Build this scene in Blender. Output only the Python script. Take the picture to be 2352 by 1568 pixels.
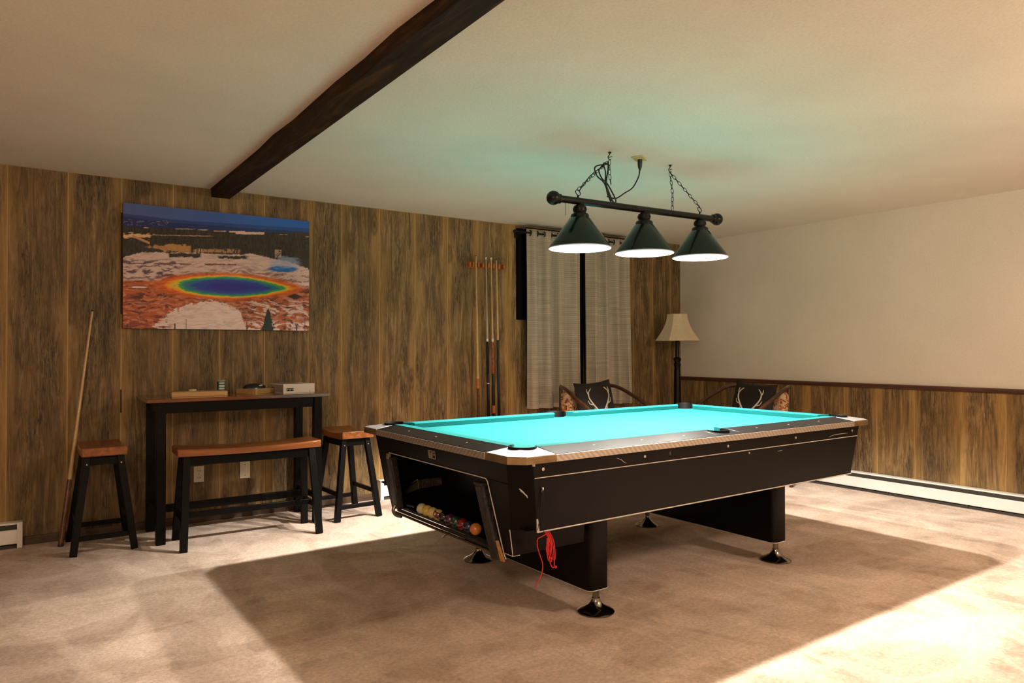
import bpy, bmesh, math, random
import numpy as np
from mathutils import Vector, Matrix

# ------------------------------------------------------------------ reset
for o in list(bpy.data.objects):
    bpy.data.objects.remove(o, do_unlink=True)
scn = bpy.context.scene
COL = scn.collection
PI = math.pi
random.seed(7)

# ------------------------------------------------------------------ camera
FPX, YAW, PITCH, ROLL = 1639.5, 0.604286, 0.011675, -0.002254
CAMPOS = (-6.17289, -5.57695, 1.24704)
cam_d = bpy.data.cameras.new('camera')
cam_d.sensor_width = 36.0
cam_d.lens = FPX / 2352.0 * 36.0
cam_d.clip_start = 0.05
cam = bpy.data.objects.new('camera', cam_d)
COL.objects.link(cam)
_f = Vector((math.sin(YAW) * math.cos(PITCH), math.cos(YAW) * math.cos(PITCH), math.sin(PITCH)))
_r = Vector((math.cos(YAW), -math.sin(YAW), 0))
_u = _r.cross(_f)
_r2 = math.cos(ROLL) * _r + math.sin(ROLL) * _u
_u2 = -math.sin(ROLL) * _r + math.cos(ROLL) * _u
cam.matrix_world = Matrix(((_r2.x, _u2.x, -_f.x, CAMPOS[0]), (_r2.y, _u2.y, -_f.y, CAMPOS[1]),
                           (_r2.z, _u2.z, -_f.z, CAMPOS[2]), (0, 0, 0, 1)))
scn.camera = cam

# ------------------------------------------------------------------ world, exposure
world = bpy.data.worlds.new('world')
scn.world = world
world.use_nodes = True
world.node_tree.nodes['Background'].inputs[0].default_value = (0.02, 0.018, 0.015, 1)
world.node_tree.nodes['Background'].inputs[1].default_value = 1.0
scn.view_settings.view_transform = 'Standard'
scn.view_settings.look = 'None'
scn.view_settings.gamma = 1.0
scn.view_settings.use_curve_mapping = False
scn.view_settings.exposure = 1.1

BULB_W = 178.0            # each of the three bulbs over the pool table
DOME_W = 62.0            # ceiling lamps in the part of the room behind the camera

# ------------------------------------------------------------------ materials
def srgb(r, g, b):
    def c(v):
        v /= 255.0
        return v / 12.92 if v <= 0.04045 else ((v + 0.055) / 1.055) ** 2.4
    return (c(r), c(g), c(b))

class NT:
    """small node-tree helper"""
    def __init__(self, name):
        self.m = bpy.data.materials.new(name)
        self.m.use_nodes = True
        self.t = self.m.node_tree
        self.b = self.t.nodes['Principled BSDF']
    def n(self, typ, **kw):
        nd = self.t.nodes.new(typ)
        for k, v in kw.items():
            setattr(nd, k, v)
        return nd
    def l(self, a, b):
        self.t.links.new(a, b)
    def set(self, **kw):
        for k, v in kw.items():
            k = {'color': 'Base Color', 'rough': 'Roughness', 'metal': 'Metallic', 'coat': 'Coat Weight',
                 'coat_rough': 'Coat Roughness', 'spec': 'Specular IOR Level', 'sheen': 'Sheen Weight',
                 'trans': 'Transmission Weight', 'ior': 'IOR', 'emit': 'Emission Strength',
                 'emit_col': 'Emission Color'}[k]
            if isinstance(v, (tuple, list)) and len(v) == 3:
                v = (*v, 1)
            self.b.inputs[k].default_value = v
        return self
    def coord(self, scale=(1, 1, 1), kind='Object', rand=False):
        tc = self.n('ShaderNodeTexCoord')
        mp = self.n('ShaderNodeMapping')
        mp.inputs['Scale'].default_value = scale
        self.l(tc.outputs[kind], mp.inputs['Vector'])
        if rand:
            oi = self.n('ShaderNodeObjectInfo')
            mu = self.n('ShaderNodeVectorMath', operation='SCALE')
            cb = self.n('ShaderNodeCombineXYZ')
            cb.inputs[0].default_value = 37.0; cb.inputs[1].default_value = 11.0; cb.inputs[2].default_value = 53.0
            self.l(cb.outputs[0], mu.inputs[0]); self.l(oi.outputs['Random'], mu.inputs['Scale'])
            self.l(mu.outputs[0], mp.inputs['Location'])
        return mp.outputs[0]
    def noise(self, vec, scale=5, detail=4, rough=0.55, dist=0.0):
        nd = self.n('ShaderNodeTexNoise')
        nd.inputs['Scale'].default_value = scale
        nd.inputs['Detail'].default_value = detail
        nd.inputs['Roughness'].default_value = rough
        nd.inputs['Distortion'].default_value = dist
        if vec is not None:
            self.l(vec, nd.inputs['Vector'])
        return nd.outputs['Fac']
    def ramp(self, fac, stops, interp='LINEAR'):
        rp = self.n('ShaderNodeValToRGB')
        cr = rp.color_ramp
        cr.interpolation = interp
        while len(cr.elements) < len(stops):
            cr.elements.new(0.5)
        for e, (p, c) in zip(cr.elements, stops):
            e.position = p
            e.color = (*c, 1) if len(c) == 3 else c
        self.l(fac, rp.inputs[0])
        return rp.outputs[0]
    def mix(self, fac, a, b, blend='MIX'):
        mx = self.n('ShaderNodeMix', data_type='RGBA', blend_type=blend)
        for sock, v in ((mx.inputs[0], fac), (mx.inputs[6], a), (mx.inputs[7], b)):
            if hasattr(v, 'links'):
                self.l(v, sock)
            elif isinstance(v, (int, float)):
                sock.default_value = v
            else:
                sock.default_value = (*v, 1)
        return mx.outputs[2]
    def math(self, op, a, b=None, clamp=False):
        nd = self.n('ShaderNodeMath', operation=op, use_clamp=clamp)
        for i, v in enumerate((a, b)):
            if v is None:
                continue
            if hasattr(v, 'links'):
                self.l(v, nd.inputs[i])
            else:
                nd.inputs[i].default_value = v
        return nd.outputs[0]
    def color(self, sock):
        self.l(sock, self.b.inputs['Base Color'])
        return self
    def bump(self, h, strength=0.3, dist=0.01):
        bp = self.n('ShaderNodeBump')
        bp.inputs['Strength'].default_value = strength
        bp.inputs['Distance'].default_value = dist
        self.l(h, bp.inputs['Height'])
        self.l(bp.outputs[0], self.b.inputs['Normal'])
        return self

def simple(name, col, rough=0.5, metal=0.0, var=0.12, vscale=6.0, bump=0.0, bscale=60.0, coat=0.0, spec=0.5):
    t = NT(name).set(rough=rough, metal=metal, coat=coat, spec=spec)
    v = t.coord()
    f = t.noise(v, vscale, 4)
    lo = tuple(c * (1 - var) for c in col); hi = tuple(min(1, c * (1 + var)) for c in col)
    t.color(t.ramp(f, [(0.3, lo), (0.7, hi)]))
    if bump:
        t.bump(t.noise(v, bscale, 3), bump, 0.003)
    return t.m

def wood(name, dark, light, scale=(30, 30, 1.5), rough=0.35, coat=0.2):
    """stretched grain; scale is small along the grain"""
    t = NT(name).set(rough=rough, coat=coat)
    v = t.coord(scale, rand=True)
    f = t.noise(v, 1.0, 7, 0.6, 0.6)
    t.color(t.ramp(f, [(0.3, dark), (0.55, tuple((a + b) / 2 for a, b in zip(dark, light))), (0.75, light)]))
    t.bump(f, 0.12, 0.002)
    return t.m

M = {}
def build_materials():
    # carpet: pale beige pile with vacuum and foot marks
    t = NT('carpet').set(rough=0.95, sheen=0.25, spec=0.1)
    v = t.coord()
    pile = t.noise(v, 420, 2, 0.7)
    clump = t.noise(v, 55, 4, 0.7)
    marks = t.noise(t.coord((1.0, 0.85, 1)), 2.0, 3, 0.5, 1.0)
    strk = t.noise(t.coord((0.7, 2.0, 1)), 1.5, 3, 0.5, 0.8)
    nap = t.noise(t.coord((1.6, 0.7, 1)), 1.1, 2, 0.45, 1.6)
    scuffs = t.noise(t.coord(), 11, 5, 0.65, 1.0)
    lo_, md_, hi_ = (0.31, 0.218, 0.155), (0.44, 0.330, 0.246), (0.62, 0.505, 0.41)
    c1 = t.ramp(marks, [(0.43, lo_), (0.475, md_), (0.535, md_), (0.575, hi_)])
    c2 = t.mix(0.38, c1, t.ramp(strk, [(0.45, lo_), (0.54, hi_)]))
    c2 = t.mix(0.22, c2, t.ramp(scuffs, [(0.36, lo_), (0.64, hi_)]))
    ridge = t.ramp(nap, [(0.40, (0, 0, 0)), (0.49, (0.42, 0.42, 0.42)), (0.51, (0.42, 0.42, 0.42)), (0.56, (0, 0, 0))])
    c2 = t.mix(ridge, c2, (0.64, 0.525, 0.43))
    c3 = t.mix(0.6, c2, t.ramp(clump, [(0.3, (0.35, 0.35, 0.35)), (0.68, (1.0, 1.0, 1.0))]), 'MULTIPLY')
    c4 = t.mix(0.6, c3, t.ramp(pile, [(0.25, (0.4, 0.4, 0.4)), (0.75, (1.0, 1.0, 1.0))]), 'MULTIPLY')
    c5 = t.mix(1.0, c4, (1.76, 1.63, 1.60), 'MULTIPLY')
    t.color(c5)
    t.bump(t.math('ADD', pile, t.math('MULTIPLY', clump, 1.5)), 0.55, 0.006)
    M['carpet'] = t.m
    # sprayed ceiling and plaster wall
    for nm, c, bs in (('ceiling', (0.82, 0.755, 0.665), 0.35), ('plaster', (0.72, 0.66, 0.57), 0.2)):
        t = NT(nm).set(rough=0.92, spec=0.15)
        v = t.coord()
        f = t.noise(v, 75, 4, 0.6)
        g = t.noise(v, 1.3, 3)
        t.color(t.mix(0.12, t.ramp(g, [(0.3, tuple(x * 0.9 for x in c)), (0.7, c)]), t.ramp(f, [(0.35, (0.4, 0.36, 0.3)), (0.6, c)])))
        t.bump(f, bs, 0.006)
        M[nm] = t.m
    # weathered board panelling, one board per object: X across the board, Z along the grain
    t = NT('board').set(rough=0.55, spec=0.3)
    fine = t.noise(t.coord((105, 105, 11.0), rand=True), 1.0, 4, 0.7, 0.8)
    mid = t.noise(t.coord((26, 26, 1.9), rand=True), 1.0, 7, 0.68, 1.4)
    blot = t.noise(t.coord((4.5, 4.5, 1.7), rand=True), 1.0, 5, 0.62, 0.7)
    gold = t.noise(t.coord((5.0, 5.0, 0.9), rand=True), 1.3, 4, 0.55, 0.3)
    dk, md, lt = (0.095, 0.058, 0.022), (0.225, 0.138, 0.054), (0.40, 0.27, 0.13)
    c = t.ramp(mid, [(0.32, dk), (0.5, md), (0.7, lt)])
    # dark weathering, itself made of short cracks
    crack = t.ramp(fine, [(0.42, (0.95, 0.95, 0.95)), (0.54, (0.0, 0.0, 0.0))])
    grey = t.ramp(blot, [(0.42, (0.15, 0.15, 0.15)), (0.62, (1, 1, 1))])
    c = t.mix(t.math('MULTIPLY', crack, grey), c, (0.034, 0.023, 0.013))
    c = t.mix(t.math('MULTIPLY', grey, 0.34), c, (0.07, 0.050, 0.028))
    # golden worn areas and board edges
    tc = t.n('ShaderNodeTexCoord'); sp = t.n('ShaderNodeSeparateXYZ')
    t.l(tc.outputs['Object'], sp.inputs[0])
    ax = t.math('ABSOLUTE', sp.outputs[0])
    wob = t.math('ADD', ax, t.math('MULTIPLY', t.math('SUBTRACT', gold, 0.5), 0.26))
    ed = t.math('MULTIPLY', t.math('SUBTRACT', wob, 0.095), 16.0, clamp=True)
    gc = t.ramp(mid, [(0.3, (0.235, 0.130, 0.033)), (0.7, (0.44, 0.275, 0.095))])
    c = t.mix(t.math('MULTIPLY', ed, 0.75), c, gc)
    # sparse knots with rings
    vo = t.n('ShaderNodeTexVoronoi'); vo.inputs['Scale'].default_value = 1.0
    t.l(t.coord((5.0, 5.0, 1.7), rand=True), vo.inputs['Vector'])
    kn = t.ramp(vo.outputs['Distance'], [(0.04, (0.75, 0.75, 0.75)), (0.09, (0.25, 0.25, 0.25)), (0.13, (0.5, 0.5, 0.5)), (0.19, (0, 0, 0))])
    c = t.mix(kn, c, (0.045, 0.029, 0.015))
    oi = t.n('ShaderNodeObjectInfo')
    tone = t.math('ADD', t.math('MULTIPLY', oi.outputs['Random'], 0.35), 0.82)
    cb = t.n('ShaderNodeCombineXYZ')
    for k in range(3):
        t.l(tone, cb.inputs[k])
    c = t.mix(1.0, c, cb.outputs[0], 'MULTIPLY')
    t.color(c)
    t.bump(t.math('ADD', fine, mid), 0.25, 0.003)
    M['board'] = t.m
    M['groove'] = simple('groove', (0.40, 0.26, 0.105), 0.6, var=0.25, vscale=3)
    M['seam'] = simple('seam', (0.03, 0.02, 0.012), 0.8)
    # dark ceiling beam
    t = NT('beam_wood').set(rough=0.6, spec=0.12)
    f = t.noise(t.coord((22, 2.2, 22)), 1.0, 6, 0.6, 1.2)
    g = t.noise(t.coord((3, 1.2, 3)), 1.5, 3)
    c = t.ramp(f, [(0.3, (0.008, 0.0032, 0.0015)), (0.52, (0.024, 0.010, 0.0035)), (0.72, (0.075, 0.036, 0.011))])
    t.color(t.mix(t.ramp(g, [(0.45, (0, 0, 0)), (0.7, (0.6, 0.6, 0.6))]), c, (0.016, 0.007, 0.003)))
    t.bump(f, 0.3, 0.004)
    M['beam'] = t.m
    M['moulding'] = wood('moulding_wood', (0.045, 0.013, 0.008), (0.10, 0.032, 0.017), (30, 1.5, 30), 0.35)
    M['base_wood'] = wood('baseboard_wood', (0.03, 0.016, 0.009), (0.10, 0.055, 0.026), (1.5, 30, 30), 0.5)
    M['heater'] = simple('heater_enamel', (0.80, 0.78, 0.76), 0.35, var=0.04)
    M['heater_dark'] = simple('heater_slot', (0.035, 0.03, 0.025), 0.6)
    M['plate'] = simple('switch_plate', (0.68, 0.60, 0.44), 0.4, var=0.04)
    M['slot'] = simple('outlet_slot', (0.008, 0.007, 0.007), 0.6, spec=0.2)
    # pool table
    M['cloth'] = simple('table_cloth', (0.010, 0.148, 0.150), 0.9, var=0.06, vscale=3, bump=0.1, bscale=900, spec=0.1)
    M['laminate'] = simple('black_laminate', (0.0045, 0.0028, 0.0021), 0.32, var=0.25, vscale=8, bump=0.03, bscale=300, spec=0.11)
    t = NT('rail_laminate').set(rough=0.30, spec=0.14)
    v = t.coord()
    f = t.noise(v, 260, 3, 0.7)
    t.color(t.ramp(f, [(0.48, (0.0035, 0.0032, 0.0035)), (0.74, (0.022, 0.021, 0.023))]))
    t.bump(f, 0.08, 0.002)
    M['rail'] = t.m
    t = NT('casting_metal').set(rough=0.33, metal=0.9)
    v = t.coord()
    f = t.noise(v, 190, 4, 0.75)
    t.color(t.ramp(f, [(0.36, (0.46, 0.45, 0.46)), (0.62, (0.74, 0.73, 0.74))]))
    t.l(t.ramp(f, [(0.3, (0.55, 0.55, 0.55)), (0.7, (0.28, 0.28, 0.28))]), t.b.inputs['Roughness'])
    t.bump(f, 0.10, 0.001)
    M['casting'] = t.m
    t = NT('edge_trim_metal').set(rough=0.38, metal=0.85)
    v = t.coord()
    wv = t.n('ShaderNodeTexWave', wave_type='BANDS', bands_direction='DIAGONAL')
    wv.inputs['Scale'].default_value = 22; wv.inputs['Distortion'].default_value = 2.5
    wv.inputs['Detail'].default_value = 2
    t.l(v, wv.inputs['Vector'])
    t.color(t.ramp(wv.outputs['Fac'], [(0.2, (0.50, 0.44, 0.38)), (0.8, (0.66, 0.60, 0.54))]))
    t.bump(wv.outputs['Fac'], 0.18, 0.002)
    M['trim'] = t.m
    M['skirt'] = simple('bronze_skirt', (0.28, 0.19, 0.10), 0.4, metal=0.8, var=0.35, vscale=14)
    M['rubber'] = simple('pocket_rubber', (0.004, 0.004, 0.004), 0.6, bump=0.2, bscale=200, spec=0.15)
    M['piping'] = simple('pale_piping', (0.55, 0.50, 0.44), 0.4, var=0.2, vscale=20)
    M['chrome'] = simple('worn_chrome', (0.30, 0.27, 0.25), 0.16, metal=1.0, var=0.3, vscale=40)
    M['bright_metal'] = simple('bright_screw', (0.72, 0.68, 0.60), 0.3, metal=0.8)
    t = NT('worn_vinyl').set(rough=0.4)
    v = t.coord()
    f = t.noise(v, 38, 5, 0.7, 0.8)
    g = t.noise(v, 9, 3)
    t.color(t.mix(t.ramp(g, [(0.62, (0, 0, 0)), (0.7, (0.8, 0.8, 0.8))]), t.ramp(f, [(0.4, (0.004, 0.003, 0.003)), (0.75, (0.026, 0.015, 0.009))]), (0.14, 0.06, 0.02)))
    t.bump(f, 0.8, 0.008)
    M['vinyl'] = t.m
    M['raw_wood'] = simple('raw_chipboard', (0.42, 0.21, 0.06), 0.8, var=0.4, vscale=60, bump=0.3)
    M['sticker'] = simple('foil_sticker', (0.36, 0.29, 0.17), 0.35, metal=0.5, var=0.5, vscale=90)
    M['red_cord'] = simple('red_nylon', (0.55, 0.012, 0.014), 0.5, bump=0.3, bscale=700)
    M['black_string'] = simple('black_string', (0.006, 0.006, 0.006), 0.8)
    # lamp
    M['shade_green'] = simple('dark_green_enamel', (0.0015, 0.0062, 0.0046), 0.22, var=0.1, coat=0.1, spec=0.4)
    M['shade_white'] = simple('white_enamel', (0.42, 0.44, 0.52), 0.35, var=0.03)
    M['dark_bronze'] = simple('dark_bronze', (0.004, 0.0028, 0.0026), 0.33, metal=0.2, var=0.3, spec=0.35)
    M['black_rubber'] = simple('black_cable', (0.006, 0.008, 0.008), 0.45)
    M['yellow_plate'] = simple('aged_plate', (0.52, 0.44, 0.20), 0.5)
    # furniture
    t = NT('honey_wood').set(rough=0.3, coat=0.25)
    f = t.noise(t.coord((3.0, 26, 26), rand=True), 1.0, 6, 0.6, 0.8)
    t.color(t.ramp(f, [(0.3, (0.16, 0.045, 0.012)), (0.55, (0.30, 0.095, 0.022)), (0.75, (0.46, 0.17, 0.04))]))
    t.bump(f, 0.08, 0.002)
    M['honey_x'] = t.m
    t = NT('honey_wood_crosswise').set(rough=0.3, coat=0.25)
    f = t.noise(t.coord((26, 3.0, 26), rand=True), 1.0, 6, 0.6, 0.8)
    t.color(t.ramp(f, [(0.3, (0.16, 0.045, 0.012)), (0.55, (0.30, 0.095, 0.022)), (0.75, (0.46, 0.17, 0.04))]))
    t.bump(f, 0.08, 0.002)
    M['honey_y'] = t.m
    t = NT('cherry_top').set(rough=0.14, coat=0.5)
    f = t.noise(t.coord((2.5, 30, 30)), 1.0, 6, 0.6, 0.6)
    t.color(t.ramp(f, [(0.3, (0.10, 0.028, 0.010)), (0.6, (0.19, 0.055, 0.016)), (0.78, (0.28, 0.09, 0.025))]))
    M['cherry'] = t.m
    M['black_paint'] = simple('black_paint', (0.0028, 0.0024, 0.0024), 0.36, var=0.2, spec=0.14)
    M['pale_wood'] = wood('pale_wood', (0.50, 0.27, 0.10), (0.72, 0.44, 0.20), (3, 40, 40), 0.55, 0.0)
    M['tan_wood'] = wood('tan_wood', (0.36, 0.20, 0.06), (0.52, 0.33, 0.13), (3, 40, 40), 0.5, 0.0)
    M['cream'] = simple('cream_paint', (0.60, 0.48, 0.30), 0.6)
    M['white_card'] = simple('white_card', (0.74, 0.66, 0.62), 0.6, var=0.05)
    M['brown_card'] = simple('card_side', (0.36, 0.30, 0.25), 0.6, var=0.15)
    M['green_tin'] = simple('green_tin', (0.012, 0.085, 0.05), 0.35)
    M['white_print'] = simple('pale_print', (0.55, 0.60, 0.52), 0.5)
    M['black_plastic'] = simple('black_plastic', (0.008, 0.008, 0.012), 0.15)
    M['beads'] = simple('speckled_tokens', (0.30, 0.24, 0.18), 0.4, var=0.7, vscale=120)
    # cues
    M['maple'] = simple('maple_shaft', (0.52, 0.34, 0.15), 0.3, var=0.12, vscale=12, coat=0.3)
    M['maple_grey'] = simple('aged_maple_shaft', (0.40, 0.32, 0.21), 0.35, var=0.12, vscale=12, coat=0.2)
    M['ferrule'] = simple('white_ferrule', (0.70, 0.68, 0.62), 0.35)
    M['cue_black'] = simple('black_lacquer', (0.004, 0.003, 0.003), 0.15, coat=0.15)
    M['cue_brown'] = simple('cue_brown', (0.10, 0.03, 0.012), 0.2, var=0.4, vscale=25, coat=0.4)
    M['cue_red'] = simple('cue_red', (0.30, 0.035, 0.012), 0.2, var=0.7, vscale=45, coat=0.4)
    M['cue_orange'] = simple('cue_orange', (0.42, 0.12, 0.03), 0.25, var=0.3, vscale=30)
    M['rack_wood'] = wood('rack_wood', (0.34, 0.09, 0.015), (0.55, 0.18, 0.035), (4, 40, 40), 0.3)
    # textiles
    t = NT('curtain_linen').set(rough=0.9, sheen=0.2, spec=0.1)
    hl = t.noise(t.coord((2.5, 2.5, 160)), 1.0, 3, 0.7)
    vl = t.noise(t.coord((260, 60, 1.2)), 1.0, 2, 0.5)
    wv = t.n('ShaderNodeTexWave', wave_type='BANDS', bands_direction='Z')
    wv.inputs['Scale'].default_value = 16; wv.inputs['Distortion'].default_value = 0.7; wv.inputs['Detail'].default_value = 1
    t.l(t.coord(), wv.inputs['Vector'])
    c = t.ramp(hl, [(0.35, (0.32, 0.275, 0.21)), (0.65, (0.53, 0.47, 0.38))])
    c = t.mix(t.ramp(wv.outputs['Fac'], [(0.0, (0.55, 0.55, 0.55)), (0.18, (0, 0, 0))]), c, (0.19, 0.155, 0.115))
    c = t.mix(0.25, c, t.ramp(vl, [(0.3, (0.22, 0.18, 0.13)), (0.7, (0.50, 0.43, 0.34))]))
    t.color(c)
    t.bump(hl, 0.3, 0.002)
    M['curtain'] = t.m
    M['liner'] = simple('black_liner', (0.004, 0.003, 0.003), 0.9, spec=0.1)
    M['glass_dark'] = simple('night_glass', (0.004, 0.005, 0.007), 0.05, var=0.0)
    M['pillow'] = simple('charcoal_weave', (0.0115, 0.0085, 0.0075), 0.9, var=0.3, vscale=30, bump=0.3, bscale=400)
    M['antler'] = simple('cream_print', (0.62, 0.54, 0.45), 0.8)
    t = NT('patterned_upholstery').set(rough=0.85)
    vo = t.n('ShaderNodeTexVoronoi'); vo.inputs['Scale'].default_value = 17
    t.l(t.coord(), vo.inputs['Vector'])
    f = t.noise(t.coord(), 22, 3, 0.6, 1.5)
    c = t.ramp(f, [(0.42, (0.50, 0.38, 0.22)), (0.5, (0.46, 0.15, 0.05)), (0.58, (0.07, 0.025, 0.012)), (0.7, (0.55, 0.42, 0.26))], 'CONSTANT')
    t.color(c)
    M['upholstery'] = t.m
    M['bentwood'] = simple('bent_rattan', (0.055, 0.018, 0.007), 0.3, var=0.4, vscale=20, coat=0.3)
    M['lamp_linen'] = simple('lampshade_linen', (0.60, 0.50, 0.34), 0.85, var=0.06, vscale=40)
    M['lamp_black'] = simple('lamp_black', (0.003, 0.0025, 0.0022), 0.35, spec=0.25)
    M['canvas_edge'] = simple('canvas_edge', (0.11, 0.05, 0.03), 0.7)
    # picture: colours come from a computed colour attribute
    t = NT('landscape_print').set(rough=0.45, spec=0.3)
    at = t.n('ShaderNodeAttribute'); at.attribute_name = 'print'
    t.color(at.outputs['Color'])
    M['print'] = t.m
    # light bulb glass
    t = NT('lit_bulb').set(color=(1, 1, 1), emit=3.0, emit_col=(1.0, 0.95, 0.9))
    M['bulb'] = t.m
    t = NT('warm_dome_glass').set(color=(0.9, 0.85, 0.75), rough=0.4, emit=4.0, emit_col=(1.0, 0.72, 0.45))
    M['dome'] = t.m
build_materials()

def ballmat(name, base, stripe=None, num=None):
    t = NT(name).set(rough=0.08, coat=0.5)
    tc = t.n('ShaderNodeTexCoord'); sp = t.n('ShaderNodeSeparateXYZ')
    t.l(tc.outputs['Object'], sp.inputs[0])
    col = base
    if stripe:
        f = t.math('LESS_THAN', t.math('ABSOLUTE', sp.outputs[2]), 0.015)
        col = t.mix(f, base, stripe)
    else:
        g = t.noise(t.coord(), 30, 2)
        col = t.ramp(g, [(0.3, tuple(c * 0.92 for c in base)), (0.7, base)])
    # pale number spot on the -X pole of the ball
    d = t.math('ADD', t.math('MULTIPLY', sp.outputs[1], sp.outputs[1]), t.math('MULTIPLY', sp.outputs[2], sp.outputs[2]))
    spot = t.math('MULTIPLY', t.math('LESS_THAN', d, 0.0075 ** 2), t.math('LESS_THAN', sp.outputs[0], 0.0))
    if num:
        col = t.mix(spot, col, (0.62, 0.52, 0.30))
        spot2 = t.math('MULTIPLY', t.math('LESS_THAN', d, 0.0035 ** 2), t.math('LESS_THAN', sp.outputs[0], 0.0))
        ring = t.math('SUBTRACT', spot2, t.math('LESS_THAN', d, 0.0018 ** 2), clamp=True)
        col = t.mix(ring, col, (0.02, 0.01, 0.01))
    t.color(col)
    return t.m

# ------------------------------------------------------------------ mesh builder
class MB:
    def __init__(self):
        self.v = []; self.f = []
    def add(self, vs, fs):
        o = len(self.v)
        self.v += [tuple(p) for p in vs]
        self.f += [[i + o for i in q] for q in fs]
        return self
    def box(self, c, s, rot=None):
        x, y, z = (k / 2 for k in s)
        P = [Vector(p) for p in ((-x, -y, -z), (x, -y, -z), (x, y, -z), (-x, y, -z), (-x, -y, z), (x, -y, z), (x, y, z), (-x, y, z))]
        if rot is not None:
            P = [rot @ p for p in P]
        P = [p + Vector(c) for p in P]
        return self.add(P, [(0, 3, 2, 1), (4, 5, 6, 7), (0, 1, 5, 4), (1, 2, 6, 5), (2, 3, 7, 6), (3, 0, 4, 7)])
    def b2(self, a, b):
        return self.box([(p + q) / 2 for p, q in zip(a, b)], [abs(q - p) for p, q in zip(a, b)])
    def hexa(self, bot, top):
        return self.add(list(bot) + list(top), [(0, 3, 2, 1), (4, 5, 6, 7), (0, 1, 5, 4), (1, 2, 6, 5), (2, 3, 7, 6), (3, 0, 4, 7)])
    def prism(self, bot, top):
        """two rings of equal length (counter-clockwise seen from the top side)"""
        n = len(bot)
        return self.add(list(bot) + list(top), [list(range(n))[::-1], list(range(n, 2 * n))] +
                        [(i, (i + 1) % n, n + (i + 1) % n, n + i) for i in range(n)])
    def beam(self, a, b, w, h, up=(0, 0, 1), w2=None, h2=None):
        """rectangular bar from a to b, w across, h along up"""
        a, b = Vector(a), Vector(b)
        d = (b - a).normalized(); u = Vector(up)
        s = d.cross(u).normalized(); u = s.cross(d).normalized()
        w2 = w2 or w; h2 = h2 or h
        q = lambda c, w, h: [c - s * w / 2 - u * h / 2, c + s * w / 2 - u * h / 2, c + s * w / 2 + u * h / 2, c - s * w / 2 + u * h / 2]
        return self.hexa(q(a, w, h)[::-1], q(b, w2, h2)[::-1])
    def tube(self, pts, r, n=8, closed=False, caps=True):
        pts = [Vector(p) for p in pts]
        m = len(pts)
        rs = r if isinstance(r, (list, tuple)) else [r] * m
        vs = []; prev = None
        for i, p in enumerate(pts):
            if closed:
                d = pts[(i + 1) % m] - pts[i - 1]
            else:
                d = pts[min(i + 1, m - 1)] - pts[max(i - 1, 0)]
            d.normalize()
            if prev is None:
                ref = Vector((0, 0, 1)) if abs(d.z) < 0.9 else Vector((1, 0, 0))
                s = d.cross(ref).normalized()
            else:
                s = (prev - d * prev.dot(d)).normalized()
            prev = s
            u = d.cross(s)
            for k in range(n):
                a = 2 * PI * k / n
                vs.append(p + (s * math.cos(a) + u * math.sin(a)) * rs[i])
        fs = []
        for i in range(m if closed else m - 1):
            j = (i + 1) % m
            for k in range(n):
                l = (k + 1) % n
                fs.append((i * n + k, i * n + l, j * n + l, j * n + k))
        if not closed and caps:
            fs.append(list(range(n))[::-1]); fs.append([(m - 1) * n + k for k in range(n)])
        return self.add(vs, fs)
    def lathe(self, prof, n=24, c=(0, 0, 0), cap=True, a0=0.0, a1=2 * PI):
        """profile of (radius, z) from bottom to top"""
        full = abs(a1 - a0 - 2 * PI) < 1e-6
        m = n if full else n + 1
        vs = []
        for r, z in prof:
            for k in range(m):
                a = a0 + (a1 - a0) * k / n
                vs.append((c[0] + r * math.cos(a), c[1] + r * math.sin(a), c[2] + z))
        fs = []
        for i in range(len(prof) - 1):
            for k in range(n):
                l = (k + 1) % m
                fs.append((i * m + k, i * m + l, (i + 1) * m + l, (i + 1) * m + k))
        if cap and full:
            fs.append(list(range(n))[::-1]); fs.append([(len(prof) - 1) * n + k for k in range(n)])
        return self.add(vs, fs)
    def sphere(self, r, c=(0, 0, 0), n=20, m=12):
        prof = [(r * math.sin(PI * i / m) + 1e-6, -r * math.cos(PI * i / m)) for i in range(m + 1)]
        return self.lathe(prof, n, c)
    def mesh(self, name, smooth=None):
        me = bpy.data.meshes.new(name)
        me.from_pydata(self.v, [], self.f)
        me.validate()
        bm = bmesh.new(); bm.from_mesh(me)
        bmesh.ops.remove_doubles(bm, verts=bm.verts, dist=1e-6)
        bmesh.ops.recalc_face_normals(bm, faces=bm.faces)
        bm.to_mesh(me); bm.free()
        if smooth is not None:
            me.shade_smooth()
            me.set_sharp_from_angle(angle=math.radians(smooth))
        return me
    def build(self, name, mat, parent=None, smooth=None, bevel=0.0, seg=2, loc=None, solid=0.0):
        me = self.mesh(name, smooth)
        me.materials.append(M[mat] if isinstance(mat, str) else mat)
        o = bpy.data.objects.new(name, me)
        COL.objects.link(o)
        if parent:
            o.parent = parent
        if loc:
            o.location = loc
        if solid:
            md = o.modifiers.new('thick', 'SOLIDIFY'); md.thickness = solid; md.offset = 0
        if bevel:
            md = o.modifiers.new('bevel', 'BEVEL'); md.width = bevel; md.segments = seg
            md.limit_method = 'ANGLE'; md.angle_limit = math.radians(35)
            if smooth is None:
                me.shade_smooth(); me.set_sharp_from_angle(angle=math.radians(35))
        return o

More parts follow.
